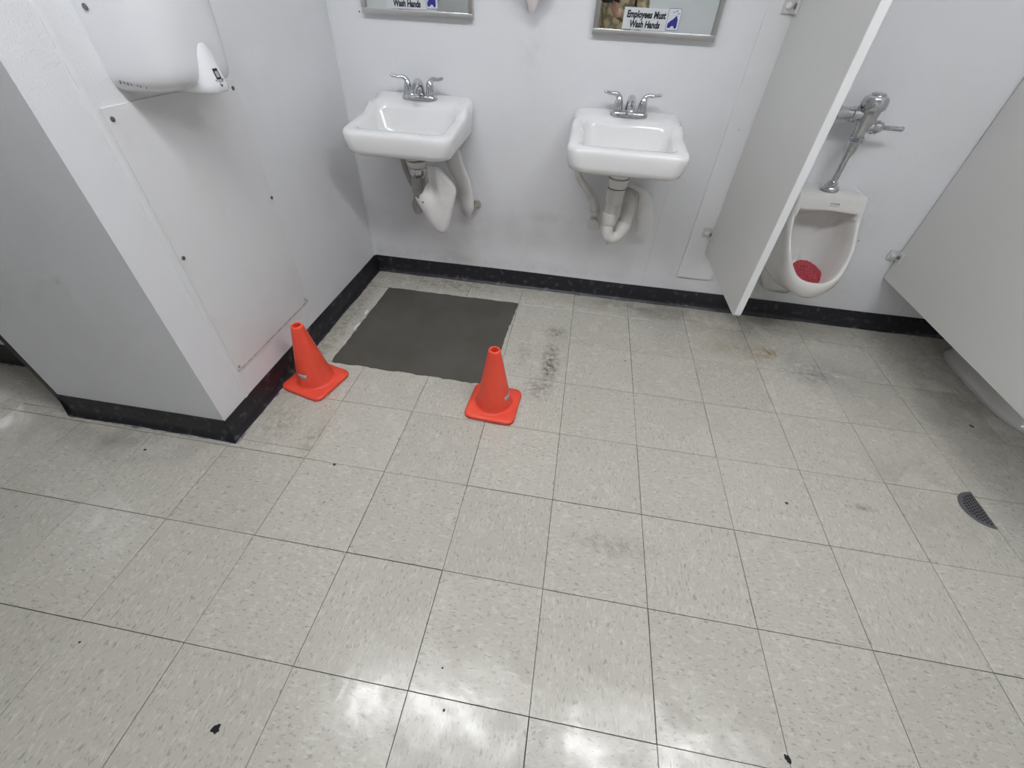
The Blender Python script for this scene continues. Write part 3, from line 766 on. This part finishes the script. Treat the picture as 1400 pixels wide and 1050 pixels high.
def noz(u, z):
    for p, q in zip(NZP[:-1], NZP[1:]):
        if q[0] <= z <= p[0]:
            f = (p[0] - z) / (p[0] - q[0]); _, a, x0, x1 = [p[i] + (q[i] - p[i]) * f for i in range(4)]
    return Vector((x0 + (x1 - x0) * (0.5 + 0.5 * math.copysign(abs(math.sin(u)) ** .8, math.sin(u))), a * math.copysign(abs(math.cos(u)) ** .8, math.cos(u)), z))
bm = bmesh.new(); loft(bm, [[noz(2 * PI * q / 32, r_[0]) for q in range(32)] for r_ in NZP], cap0=True, cap1=True)
nz = obj('nozzle', bm, M_dryer, t, smooth=True, angle=50)
# arrow decal on the nozzle
def ndec(bm, P, lift_):
    vs = []
    for u, z in P:
        p = noz(u, z); c = Vector((0.11, 0, z)); vs.append(bm.verts.new(p + (p - c).normalized() * lift_))
    bm.faces.new(vs)
for nm, mt_, k, lf in (('arrow_mark', M_text, 1.0, 0.0008), ('arrow_mark', M_silver, 0.55, 0.0013)):
    bm = bmesh.new()
    u0 = 1.62
    ndec(bm, [(u0 - .14 * k, .034 + .013 * k), (u0 + .14 * k, .034 + .013 * k), (u0 + .14 * k, .034 - .010 * k), (u0 - .14 * k, .034 - .010 * k)], lf)
    ndec(bm, [(u0 - .26 * k, .024), (u0 + .26 * k, .024), (u0, .024 - .017 * k)], lf)
    obj(nm, bm, mt_, nz)
# worn lettering along the lower near corner
def cov(a, z):
    lo = min(1, z / 0.050); e0 = (1 - (1 - lo) ** 2.4) ** (1 / 2.4)
    w_ = HW * (0.80 + 0.20 * e0) * (1 - 0.03 * (1 - z / HT)); d_ = DP * (0.66 + 0.34 * e0) * (0.94 + 0.06 * math.sin(PI * z / HT))
    c, s_ = math.cos(a), math.sin(a)
    return Vector((0.0005 + d_ * abs(s_) ** 0.72, w_ * math.copysign(abs(c) ** 0.62, c), z)) + Vector((0.0004, -0.0009, -0.0004))
bm = bmesh.new()
for k in range(9):
    if k in (4, 7): continue
    a0 = PI - 0.06 - 0.045 * k; zz = 0.022 - 0.0010 * k; hh = 0.0075 - 0.0004 * k; da = 0.016
    q = [(a0, zz), (a0 - da, zz), (a0 - da * 1.6, zz + hh), (a0 - da * .6, zz + hh)] if k % 2 == 0 else [(a0, zz + hh), (a0 - da, zz + hh), (a0 - da * 1.8, zz + .001), (a0 - da * .8, zz + .001)]
    bm.faces.new([bm.verts.new(cov(a_, b_)) for a_, b_ in q])
obj('worn_lettering', bm, M_steel, t)
bm = bmesh.new(); revolve(bm, [(0.0065, 0.0), (0.0060, -0.002), (0.003, -0.0024)], (0.030, -0.1525, 0.163), 14, 'Y')
obj('screw', bm, M_steel, t, smooth=True, angle=40)

# splash sheet with screws
t = thing('splash_sheet', 'white rectangular wall sheet screwed below the hand dryer', 'wall panel', (WX, 0.435, 0.215))
bm = bmesh.new(); box(bm, (0.0003, -0.250, -0.004), (0.0038, 0.252, 0.828), 0.0008, 1)
obj('sheet', bm, M_frp, t)
for y, z in ((-0.233, 0.803), (0.229, 0.806), (0.240, 0.458), (-0.236, 0.440), (-0.238, 0.010), (0.236, 0.016)):
    bm = bmesh.new(); revolve(bm, [(0.0062, 0.0036), (0.0058, 0.0058), (0.003, 0.0066)], (0, y, z), 14, 'X')
    obj('screw', bm, M_steel if z > 0.1 else M_rust, t, smooth=True, angle=40)
bm = bmesh.new(); n = 40
A = [bm.verts.new((0.0042, -0.248 + 0.5 * i / n, -0.0065 + random.uniform(-.0012, .0012))) for i in range(n + 1)]
B = [bm.verts.new((0.0042, -0.248 + 0.5 * i / n, -0.0015 + random.uniform(-.001, .001) + (0.012 * (i - 36) / 4 if i > 36 else 0))) for i in range(n + 1)]
A2 = [bm.verts.new((0.0, v.co.y, v.co.z)) for v in A]
for i in range(n):
    bm.faces.new((A[i], A[i + 1], B[i + 1], B[i])); bm.faces.new((A[i], A[i + 1], A2[i + 1], A2[i]))
tag(obj('rusty_edge', bm, M_rust, t), 'rust-brown lower edge of the sheet')

# ------------------------------------------------------------------ urinal dividers
DX = 0.328
t = thing('mounting_strip', 'white vertical mounting strip bolted to the wall beside the right sink', 'wall strip', (0.32, WY, 0.18))
bm = bmesh.new(); box(bm, (0.230 - .32, -0.012, 0), (0.410 - .32, -0.0005, 1.75), 0.002, 1)
obj('board', bm, M_trim, t)
for x, z in ((0.281, 0.892), (0.262, 0.362), (0.349, 0.262)):
    bm = bmesh.new(); revolve(bm, [(0.0075, -0.0115), (0.007, -0.015), (0.004, -0.0165)], (x - .32, 0, z - .18), 14, 'Y')
    obj('bolt', bm, M_trim, t, smooth=True, angle=40)

def divider(name, label, x, th, yA, zA, yN, zN, top, brackets):
    t = thing(name, label, 'partition', (x, WY, 0))
    bm = bmesh.new()
    rad = 0.018
    out = [(yA, zA), (yN + rad, zN)]
    for k in range(1, 6):
        a = -PI / 2 - (PI / 2) * k / 6
        out.append((yN + rad + rad * math.cos(a), zN + rad + rad * math.sin(a)))
    out += [(yN, zN + rad), (yN, top), (yA, top)]
    e = 0.0015
    n = len(out)
    cy = sum(p[0] for p in out) / n; cz = sum(p[1] for p in out) / n
    def ins(p, d): return (p[0] + (d if p[0] < cy else -d), p[1] + (d if p[1] < cz else -d))
    rows = [[bm.verts.new((xx, p[0] - WY, p[1])) for p in L] for xx, L in ((0, [ins(p, e) for p in out]), (e, out), (th - e, out), (th, [ins(p, e) for p in out]))]
    f = [bm.faces.new(rows[0]), bm.faces.new(rows[3])]
    for a, b in zip(rows[:-1], rows[1:]):
        for i in range(n):
            g = bm.faces.new((a[i], a[(i + 1) % n], b[(i + 1) % n], b[i])); g.material_index = 1
    obj('panel', bm, [M_part, M_edge], t)
    for z in brackets:
        bm = bmesh.new()
        yw = yA - WY
        box(bm, (-0.046, yw - 0.005, z - .022), (-0.001, yw + 0.003, z + .022), 0.001, 1)
        box(bm, (-0.0095, yw - 0.040, z - .022), (-0.0006, yw + 0.003, z + .022), 0.001, 1)
        bk = obj('bracket', bm, M_brk, t)
        bm = bmesh.new(); revolve(bm, [(0.010, yw - .0045), (0.0095, yw - .011), (0.005, yw - .013)], (-0.028, 0, z), 14, 'Y')
        obj('bolt', bm, M_edge, bk, smooth=True, angle=40)
        bm = bmesh.new(); revolve(bm, [(0.009, -0.0094), (0.0085, -0.015), (0.004, -0.0165)], (0, yw - .024, z), 14, 'X')
        obj('bolt', bm, M_steel, bk, smooth=True, angle=40)
    return t
divider('urinal_divider', 'grey-white panel jutting from the wall between right sink and urinal', DX, 0.027, WY - 0.0155, 0.328, 0.765, 0.350, 1.72, (0.437, 1.292))
divider('stall_panel', 'large grey-white stall panel at the right edge of the picture', 1.222, 0.027, WY - 0.006, 0.300, 0.10, 0.302, 1.78, (0.418, 1.45))

# ------------------------------------------------------------------ urinal
t = thing('urinal', 'white wall-hung urinal between the two panels', 'urinal', (0.735, WY, 0.22))
def uloop(half):
    """half outline (T, TR, R1, R2, R3, B) as (x, depth, z) -> closed smooth loop"""
    T_, TR, R1, R2, R3, B_ = half
    mirrored = lambda p: (-p[0], p[1], p[2])
    mid = lambda p, q, f=0.5: tuple(p[i] + (q[i] - p[i]) * f for i in range(3))
    ctrl = [T_, mid(T_, TR, .45), mid(T_, TR, .85), TR, mid(TR, R1, .45), R1, R2, R3, B_]
    full = ctrl + [mirrored(p) for p in ctrl[-2:0:-1]]
    return [Vector((p.x, -p.y, p.z - 0.22)) for p in catmull(full, 5, True)]
U = [
    [(0, .0005, .705), (.148, .0005, .695), (.155, .0005, .60), (.150, .0005, .45), (.115, .0005, .31), (0, .0005, .255)],
    [(0, .06, .705), (.147, .06, .695), (.154, .07, .60), (.149, .12, .46), (.112, .18, .32), (0, .20, .270)],
    [(0, .115, .704), (.143, .112, .694), (.151, .14, .60), (.146, .22, .475), (.104, .295, .352), (0, .330, .306)],
    [(0, .128, .698), (.139, .126, .689), (.147, .153, .60), (.143, .238, .482), (.100, .312, .366), (0, .347, .322)],
    [(0, .137, .685), (.134, .136, .678), (.142, .160, .60), (.138, .247, .490), (.094, .321, .385), (0, .353, .352)],
    [(0, .146, .645), (.127, .145, .640), (.136, .166, .595), (.131, .252, .495), (.086, .322, .400), (0, .350, .378)],
    [(0, .147, .640), (.122, .146, .633), (.131, .165, .590), (.126, .250, .495), (.080, .318, .406), (0, .343, .387)],
    [(0, .140, .634), (.117, .139, .627), (.126, .158, .585), (.121, .243, .490), (.076, .310, .402), (0, .333, .385)],
    [(0, .105, .630), (.110, .105, .622), (.120, .115, .575), (.115, .190, .460), (.074, .270, .370), (0, .300, .350)],
    [(0, .062, .622), (.098, .062, .612), (.108, .068, .560), (.103, .110, .430), (.066, .190, .335), (0, .240, .315)],
    [(0, .046, .590), (.075, .046, .580), (.085, .050, .530), (.080, .070, .410), (.050, .135, .318), (0, .180, .303)],
    [(0, .040, .540), (.040, .040, .530), (.046, .042, .490), (.044, .055, .400), (.030, .090, .330), (0, .120, .306)],
]
bm = bmesh.new(); loft(bm, [uloop(h) for h in U], cap0=True, cap1=True)
obj('bowl', bm, M_porc2, t, smooth=True, angle=70)
# outlet swelling under the bowl
bm = bmesh.new()
loft(bm, [rrect(-a, a, -b, -0.0005, r, .01, z - .22, 5, 4) for a, b, r, z in ((.050, .06, .04, .182), (.070, .09, .05, .195), (.085, .13, .07, .235), (.100, .17, .08, .285), (.10, .19, .08, .33))], cap0=True, cap1=True)
obj('outlet', bm, M_porc2, t, smooth=True, angle=60)
text_mesh('maker_mark', 'KOHLER', 0.0105, M_steel, t, (0.012, -0.1415, 0.445), (PI / 2 - 0.22, 0, 0), 1.0, 0, 0.0003, 0.0003)
bm = bmesh.new(); box(bm, (-0.012, -0.1440, 0.4355), (0.030, -0.1428, 0.4370)); obj('maker_mark', bm, M_steel, t)

# urinal screen: dished disc with real holes
t = thing('urinal_screen', 'red perforated rubber screen in the urinal bowl', 'urinal screen', (0.752, WY - 0.222, 0.347))
bm = bmesh.new(); n = 30; g = {}
for i in range(n + 1):
    for j in range(n + 1):
        u, v = (i / n - .5) * 2, (j / n - .5) * 2
        g[i, j] = bm.verts.new((0.072 * u, 0.098 * v, 0.016 * (u * u) + 0.026 * v * v + 0.020 * v))
for i in range(n):
    for j in range(n):
        u, v = ((i + .5) / n - .5) * 2, ((j + .5) / n - .5) * 2
        rr_ = math.hypot(u, v)
        if rr_ > 1.0: continue
        if rr_ < 0.86 and i % 3 == 1 and j % 3 == 1: continue
        bm.faces.new((g[i, j], g[i + 1, j], g[i + 1, j + 1], g[i, j + 1]))
bmesh.ops.delete(bm, geom=[v for v in bm.verts if not v.link_faces], context='VERTS')
o = obj('mat_disc', bm, M_red, t, smooth=True)
md = o.modifiers.new('thick', 'SOLIDIFY'); md.thickness = 0.003
bm = bmesh.new()
tube(bm, [(0.070 * math.cos(a), 0.096 * math.sin(a), 0.016 * math.cos(a) ** 2 + 0.026 * math.sin(a) ** 2 + 0.020 * math.sin(a)) for a in (2 * PI * k / 32 for k in range(33))], 0.003, 8, 1)
obj('rim', bm, M_red, t, smooth=True)

# ------------------------------------------------------------------ flush valve
vx, vy = 0.722, WY - 0.085
t = thing('flush_valve', 'chrome flush valve with side handle above the urinal', 'flush valve', (vx, vy, 0.705))
bm = bmesh.new(); revolve(bm, [(0.036, 0.7055), (0.036, 0.712), (0.030, 0.722), (0.022, 0.728), (0.020, 0.738), (0.013, 0.742)], (vx, vy, 0), 28)
wobj('spud_flange', bm, M_chrome, t, t, smooth=True, angle=40)
bm = bmesh.new(); revolve(bm, [(0.0125, 0.73), (0.0125, 0.828), (0.015, 0.842), (0.0215, 0.862), (0.0225, 0.900)], (vx, vy, 0), 24)
wobj('flush_tube', bm, M_chrome, t, t, smooth=True, angle=40)
bm = bmesh.new(); revolve(bm, [(0.026, 0.893), (0.0285, 0.896), (0.0285, 0.912), (0.026, 0.915)], (vx, vy, 0), 8)
wobj('coupling_nut', bm, M_chrome, t, t)
bm = bmesh.new(); revolve(bm, [(0.022, 0.905), (0.0235, 0.945), (0.029, 0.958), (0.034, 0.972), (0.036, 0.990), (0.038, 1.006), (0.038, 1.012)], (vx, vy, 0), 28)
wobj('valve_body', bm, M_chrome, t, t, smooth=True, angle=40)
bm = bmesh.new(); revolve(bm, [(0.041, 1.006), (0.0455, 1.012), (0.0465, 1.022), (0.0455, 1.036), (0.041, 1.047), (0.031, 1.053), (0.026, 1.054), (0.026, 1.060), (0.020, 1.062)], (vx, vy, 0), 32)
wobj('cap', bm, M_chrome, t, t, smooth=True, angle=35)
bm = bmesh.new(); hz = 0.950
revolve(bm, [(0.020, vx + .008), (0.021, vx + .032), (0.025, vx + .036), (0.025, vx + .054), (0.019, vx + .060), (0.017, vx + .070), (0.011, vx + .075), (0.009, vx + .080), (0.0085, vx + .140), (0.0098, vx + .147), (0.0085, vx + .151)], (0, vy, hz), 20, 'X')
wobj('handle', bm, M_chrome, t, t, smooth=True, angle=40)
bm = bmesh.new()
revolve(bm, [(0.022, vx - .005), (0.022, vx - .045), (0.028, vx - .047), (0.028, vx - .064), (0.023, vx - .066), (0.023, vx - .105), (0.026, vx - .110), (0.026, vx - .125), (0.018, vx - .130)], (0, vy, 0.988), 24, 'X')
wobj('inlet_stop', bm, M_chrome, t, t, smooth=True, angle=40)
bm = bmesh.new(); tube(bm, [(vx - .105, vy, 0.988), (vx - .105, WY + .001, 0.988)], 0.0155, 18, 2)
revolve(bm, [(0.034, WY - .0008), (0.033, WY - .006), (0.018, WY - .012)], (vx - .105, 0, 0.988), 24, 'Y')
wobj('supply_stub', bm, M_chrome, t, t, smooth=True, angle=40)

# ------------------------------------------------------------------ toilet behind the stall panel
t = thing('toilet', 'white toilet foot showing under the large stall panel', 'toilet', (1.712, 1.0, 0))
def tl(hw, yf, yb, z, pw=0.8, narrow=0.0):
    L = []
    for k in range(36):
        a = 2 * PI * k / 36; c, s = math.cos(a), math.sin(a)
        y = (yf + yb) / 2 + (yb - yf) / 2 * math.copysign(abs(s) ** pw, s)
        x = hw * math.copysign(abs(c) ** pw, c)
        L.append(Vector((x, y - 1.0, z)))
    return L
bm = bmesh.new()
loft(bm, [tl(.128, .690, 1.285, 0.0005, .62), tl(.130, .688, 1.287, .012, .62), tl(.124, .696, 1.280, .020, .62), tl(.112, .725, 1.27, .045, .66), tl(.102, .750, 1.26, .12, .7), tl(.105, .74, 1.24, .20), tl(.140, .69, 1.22, .28),
          tl(.175, .655, 1.20, .345), tl(.183, .645, 1.195, .375), tl(.180, .650, 1.19, .388), tl(.145, .69, 1.10, .386), tl(.135, .70, 1.08, .36), tl(.11, .75, 1.02, .26), tl(.05, .83, .95, .19)], cap0=True, cap1=True)
obj('bowl', bm, M_porc2, t, smooth=True, angle=60)
bm = bmesh.new(); loft(bm, [tl(.186, .640, 1.14, z) for z in (.390, .404)] + [tl(.180, .647, 1.13, .414), tl(.10, .75, 1.05, .419)], cap0=True, cap1=True)
obj('seat_lid', bm, M_porc, t, smooth=True, angle=50)
bm = bmesh.new(); box(bm, (-.21, .205, .385), (.21, .40, .72), .02, 3); obj('tank', bm, M_porc, t, smooth=True, angle=50)
bm = bmesh.new(); box(bm, (-.22, .195, .721), (.22, .405, .755), .01, 2); obj('tank_lid', bm, M_porc, t, smooth=True, angle=50)
for s in (-1, 1):
    bm = bmesh.new(); revolve(bm, [(0.016, 0.018), (0.015, 0.038), (0.008, 0.046)], (s * .105, .04, 0), 16)
    obj('bolt_cap', bm, M_porc2, t, smooth=True, angle=50)

# ------------------------------------------------------------------ floor drain
t = thing('floor_drain', 'round perforated metal floor drain cut off by a tile edge', 'drain', (1.219, 0.248, 0))
bm = bmesh.new(); n = 40; R_ = 0.072; g = {}
for i in range(n // 2 + 1):
    for j in range(n + 1):
        g[i, j] = bm.verts.new((-R_ + i * 2 * R_ / n, -R_ + j * 2 * R_ / n, 0.0016))
for i in range(n // 2):
    for j in range(n):
        cx_, cy_ = -R_ + (i + .5) * 2 * R_ / n, -R_ + (j + .5) * 2 * R_ / n
        if math.hypot(cx_, cy_) > R_ * .97: continue
        if math.hypot(cx_, cy_) < R_ * 0.86 and (i % 3 != 0 and (j + (i // 3) % 2) % 3 != 0): continue
        bm.faces.new((g[i, j], g[i + 1, j], g[i + 1, j + 1], g[i, j + 1]))
bmesh.ops.delete(bm, geom=[v for v in bm.verts if not v.link_faces], context='VERTS')
o = obj('grate', bm, M_grate, t); md = o.modifiers.new('thick', 'SOLIDIFY'); md.thickness = 0.0008
bm = bmesh.new(); P = [(0.0, -R_)] + [(-R_ * math.sin(PI * k / 24), -R_ * math.cos(PI * k / 24)) for k in range(1, 24)] + [(0.0, R_)]
vs = [bm.verts.new((x, y, 0.0005)) for x, y in P]; bm.faces.new(vs)
obj('sump', bm, M_black, t)
bm = bmesh.new()
A = [(-R_ * 1.06 * math.sin(PI * k / 24), -R_ * 1.06 * math.cos(PI * k / 24)) for k in range(25)]; B = [(-R_ * .94 * math.sin(PI * k / 24), -R_ * .94 * math.cos(PI * k / 24)) for k in range(25)]
va = [bm.verts.new((x, y, 0.0007)) for x, y in A]; vb_ = [bm.verts.new((x, y, 0.0022)) for x, y in B]
for k in range(24): bm.faces.new((va[k], va[k + 1], vb_[k + 1], vb_[k]))
obj('rim', bm, M_grate, t)

# ------------------------------------------------------------------ traffic cones
def cone(label, loc, rz, lab_ang, hz_=0.298):
    t = thing('traffic_cone', label, 'traffic cone', loc, (0, 0, rz), group='orange traffic cones')
    s = 0.104
    bm = bmesh.new()
    loft(bm, [rrect(-s + i, s - i, -s + i, s - i, r, r, z, 7, 6) for i, r, z in ((.004, .028, .0008), (.0, .031, .005), (.0, .031, .013), (.003, .029, .0175), (.010, .025, .0195), (.030, .02, .0215))], cap0=True, cap1=True)
    obj('base', bm, M_orange, t, smooth=True, angle=50)
    bm = bmesh.new()
    R0, R1 = 0.0720, 0.0245
    prof = [(R0 + .013, .0200), (R0 + .006, .0225), (R0 + .001, .030), (R0 - .001, .040)]
    for k in range(1, 9): prof.append((R0 - .001 + (R1 - R0 + .001) * k / 8.0, .040 + (hz_ - .010 - .040) * k / 8.0))
    prof += [(R1 - .0005, hz_ - .006), (R1 - .003, hz_ - .001), (R1 - .006, hz_), (R1 - .009, hz_ - .001), (R1 - .010, hz_ - .006), (R1 - .004, hz_ - .06), (R1 + .006, hz_ - .12)]
    revolve(bm, prof, n=40)
    obj('body', bm, M_orange, t, smooth=True, angle=60)
    # small silver maker label near the foot
    bm = bmesh.new(); rows = []
    for z in (0.066, 0.088):
        rr_ = R0 - .001 + (R1 - R0 + .001) * (z - .040) / (hz_ - .05) + 0.0008
        rows.append([bm.verts.new((rr_ * math.cos(lab_ang + q), rr_ * math.sin(lab_ang + q), z)) for q in (-.36, -.18, 0, .18, .36)])
    for i in range(4): bm.faces.new((rows[0][i], rows[0][i + 1], rows[1][i + 1], rows[1][i]))
    o = obj('maker_label', bm, M_silver, t, smooth=True)
    md = o.modifiers.new('thick', 'SOLIDIFY'); md.thickness = 0.0005
    return t
cone('orange traffic cone beside the black base of the dryer wall', (-1.380, 0.395, 0), math.radians(-14), math.radians(-88))
cone('orange traffic cone at the near right corner of the mortar patch', (-0.594, 0.410, 0), math.radians(-3), math.radians(-12))

# ------------------------------------------------------------------ specks on the floor
def speck(label, x, y, r, mt, seed, stretch=1.0, ang=0.0):
    rn = random.Random(seed); bm = bmesh.new(); P = []
    for k in range(14):
        a = 2 * PI * k / 14; q = r * rn.uniform(0.65, 1.15)
        u, v = q * math.cos(a) * stretch, q * math.sin(a)
        P.append((x + u * math.cos(ang) - v * math.sin(ang), y + u * math.sin(ang) + v * math.cos(ang)))
    poly_prism(bm, P, 0.0003, 0.0014)
    bmesh.ops.translate(bm, verts=bm.verts, vec=(-x, -y, 0))
    o = obj('dirt_speck', bm, mt, loc=(x, y, 0))
    tag(o, label, 'dirt speck', 'dark specks on the floor')
speck('largest black fleck on the floor, near the bottom left', -1.022, -0.756, 0.0095, M_black, 1, 1.2, 0.6)
speck('small black dot just above the tile joint at bottom centre', -0.539, -0.548, 0.0028, M_black, 2)
speck('round black dot just below the tile joint at bottom centre', -0.511, -0.632, 0.0036, M_black, 3)
speck('brown round spot on the tile left of the floor drain', 0.516, 0.143, 0.0065, M_brownspot, 4)
speck('black chip on a tile joint at the bottom right edge', 0.302, -0.585, 0.0060, M_black, 5, 1.6, -1.2)
speck('brown spot on a tile joint below the left cone', -1.102, -0.005, 0.0060, M_brownspot, 6)
speck('tiny black dot at the far left bottom', -1.48, -0.655, 0.0030, M_black, 8)
speck('dark dot on the floor under the stall panel', 1.44, 0.70, 0.0090, M_brownspot, 10)
speck('tiny black dot between mortar patch and divider', -0.03, 0.83, 0.0035, M_black, 11)
speck('dark speck in front of the grey boxed wall, left one', -1.80, -0.075, 0.0050, M_black, 12)

# ------------------------------------------------------------------ the photographer, seen only in the mirror
def person():
    root = thing('person', 'person in a mottled brown jacket and jeans holding up a phone, reflected in the mirror', 'person', (-0.27, -1.27, 0))
    ox, oy = -0.27, -1.27
    V, E_, Rd = [], [], []
    def v(x, y, z, r, link=None):
        V.append((x, y, z)); Rd.append(r if isinstance(r, tuple) else (r, r))
        if link is not None: E_.append((link, len(V) - 1))
        return len(V) - 1
    pel = v(0, 0, .95, (.165, .12))
    sp = v(0, -.01, 1.08, (.155, .115), pel); ch = v(0, 0, 1.25, (.175, .125), sp); sh = v(0, -.01, 1.40, (.145, .10), ch)
    nk = v(0, .005, 1.48, .058, sh); h0 = v(0, .02, 1.56, (.074, .085), nk); h1 = v(0, .015, 1.64, (.080, .098), h0); h2 = v(0, .005, 1.70, (.062, .075), h1)
    nose = v(0, .118, 1.600, .012, h1)
    for sg in (-1, 1):
        hip = v(sg * .095, 0, .90, .098, pel); kn = v(sg * .11, .02, .49, .062, hip); an = v(sg * .115, -.02, .10, .042, kn)
        v(sg * .125, .10, .045, (.042, .035), an)
        so = v(sg * .185, -.01, 1.39, .072, sh); el = v(sg * .235, .10, 1.12, .052, so)
        wx = -0.094 + sg * .085
        wr = v(wx, .33, 1.205, (.034, .028), el)
        pm = v(wx - sg * .010, .385, 1.245, (.040, .020), wr)
        for k, (dx, L) in enumerate(((-.030, .028), (-.010, .034), (.010, .033), (.029, .026))):
            b0 = v(wx - sg * .012 + dx * .8, .405, 1.280 - abs(dx) * .2, .0095, pm)
            b1 = v(wx - sg * .020 + dx * .7, .420, 1.280 + L, .0088, b0)
            v(wx - sg * .040 + dx * .5, .412, 1.285 + L * 1.4, .0075, b1)
        t0 = v(wx - sg * .040, .385, 1.245, .0105, pm); v(wx - sg * .062, .392, 1.272, .0085, t0)
    me = bpy.data.meshes.new('body'); me.from_pydata(V, E_, []); me.update()
    o = bpy.data.objects.new('body', me); COL.objects.link(o)
    md = o.modifiers.new('skin', 'SKIN'); o.modifiers.new('sub', 'SUBSURF').levels = 2
    if not me.skin_vertices: 
        me.attributes.new('skin', 'FLOAT_VECTOR', 'POINT')
    for i, sv in enumerate(me.skin_vertices[0].data): sv.radius = Rd[i]; sv.use_root = (i == 0)
    dg = bpy.context.evaluated_depsgraph_get(); dg.update()
    m2 = bpy.data.meshes.new_from_object(o.evaluated_get(dg)); m2.name = 'body'
    bpy.data.objects.remove(o); bpy.data.meshes.remove(me)
    M_skin = mat('skin', (0.55, 0.33, 0.24), 0.5)
    M_jacket = mat('mottled_jacket', (0.13, 0.105, 0.065), 0.85, var=(22, (0.30, 0.24, 0.15), 0.45, 0.58), bump=(120, 0.5, 0.004))
    M_jeans = mat('jeans', (0.05, 0.07, 0.12), 0.8); M_shoe = mat('shoe', (0.02, 0.02, 0.02), 0.5); M_hair = mat('hair', (0.04, 0.025, 0.015), 0.6)
    for mm in (M_skin, M_jacket, M_jeans, M_shoe, M_hair): m2.materials.append(mm)
    for p in m2.polygons:
        c = p.center; p.use_smooth = True
        if c.y > .325 and c.z > 1.15: k = 0
        elif c.z > 1.475: k = 4 if (c.z > 1.685 or (c.z > 1.57 and c.y < -.005)) else 0
        elif c.z > .90: k = 1
        elif c.z > .095: k = 2
        else: k = 3
        p.material_index = k
    b = bpy.data.objects.new('body', m2); COL.objects.link(b); b.parent = root
    for sg in (-1, 1):
        bm = bmesh.new(); bmesh.ops.create_icosphere(bm, subdivisions=2, radius=0.011)
        bmesh.ops.translate(bm, verts=bm.verts, vec=(sg * .032, .100, 1.622)); obj('eye', bm, M_hair, root, smooth=True)
        bm = bmesh.new(); tube(bm, [(sg * .078, .01, 1.575), (sg * .090, .0, 1.60), (sg * .080, .0, 1.63)], [.008, .012, .007], 10, 4); obj('ear', bm, M_skin, root, smooth=True)
    bm = bmesh.new(); tube(bm, [(-.024, .098, 1.555), (0, .106, 1.553), (.024, .098, 1.555)], [.003, .006, .003], 8, 4); obj('mouth', bm, mat('lips', (0.42, 0.18, 0.15), 0.5), root, smooth=True)
    # the phone in the hands, lens at the camera
    ph = thing('phone', 'dark phone held up in front of the chest', 'phone', CAM - FW * 0.012)
    ph.matrix_world = Matrix((RX, UP, -FW)).transposed().to_4x4(); ph.location = CAM - FW * 0.012
    bm = bmesh.new(); box(bm, (-.060, -.055, 0.0), (.100, .022, .008), .003, 2); obj('case', bm, M_dark, ph, smooth=True, angle=50)
person()
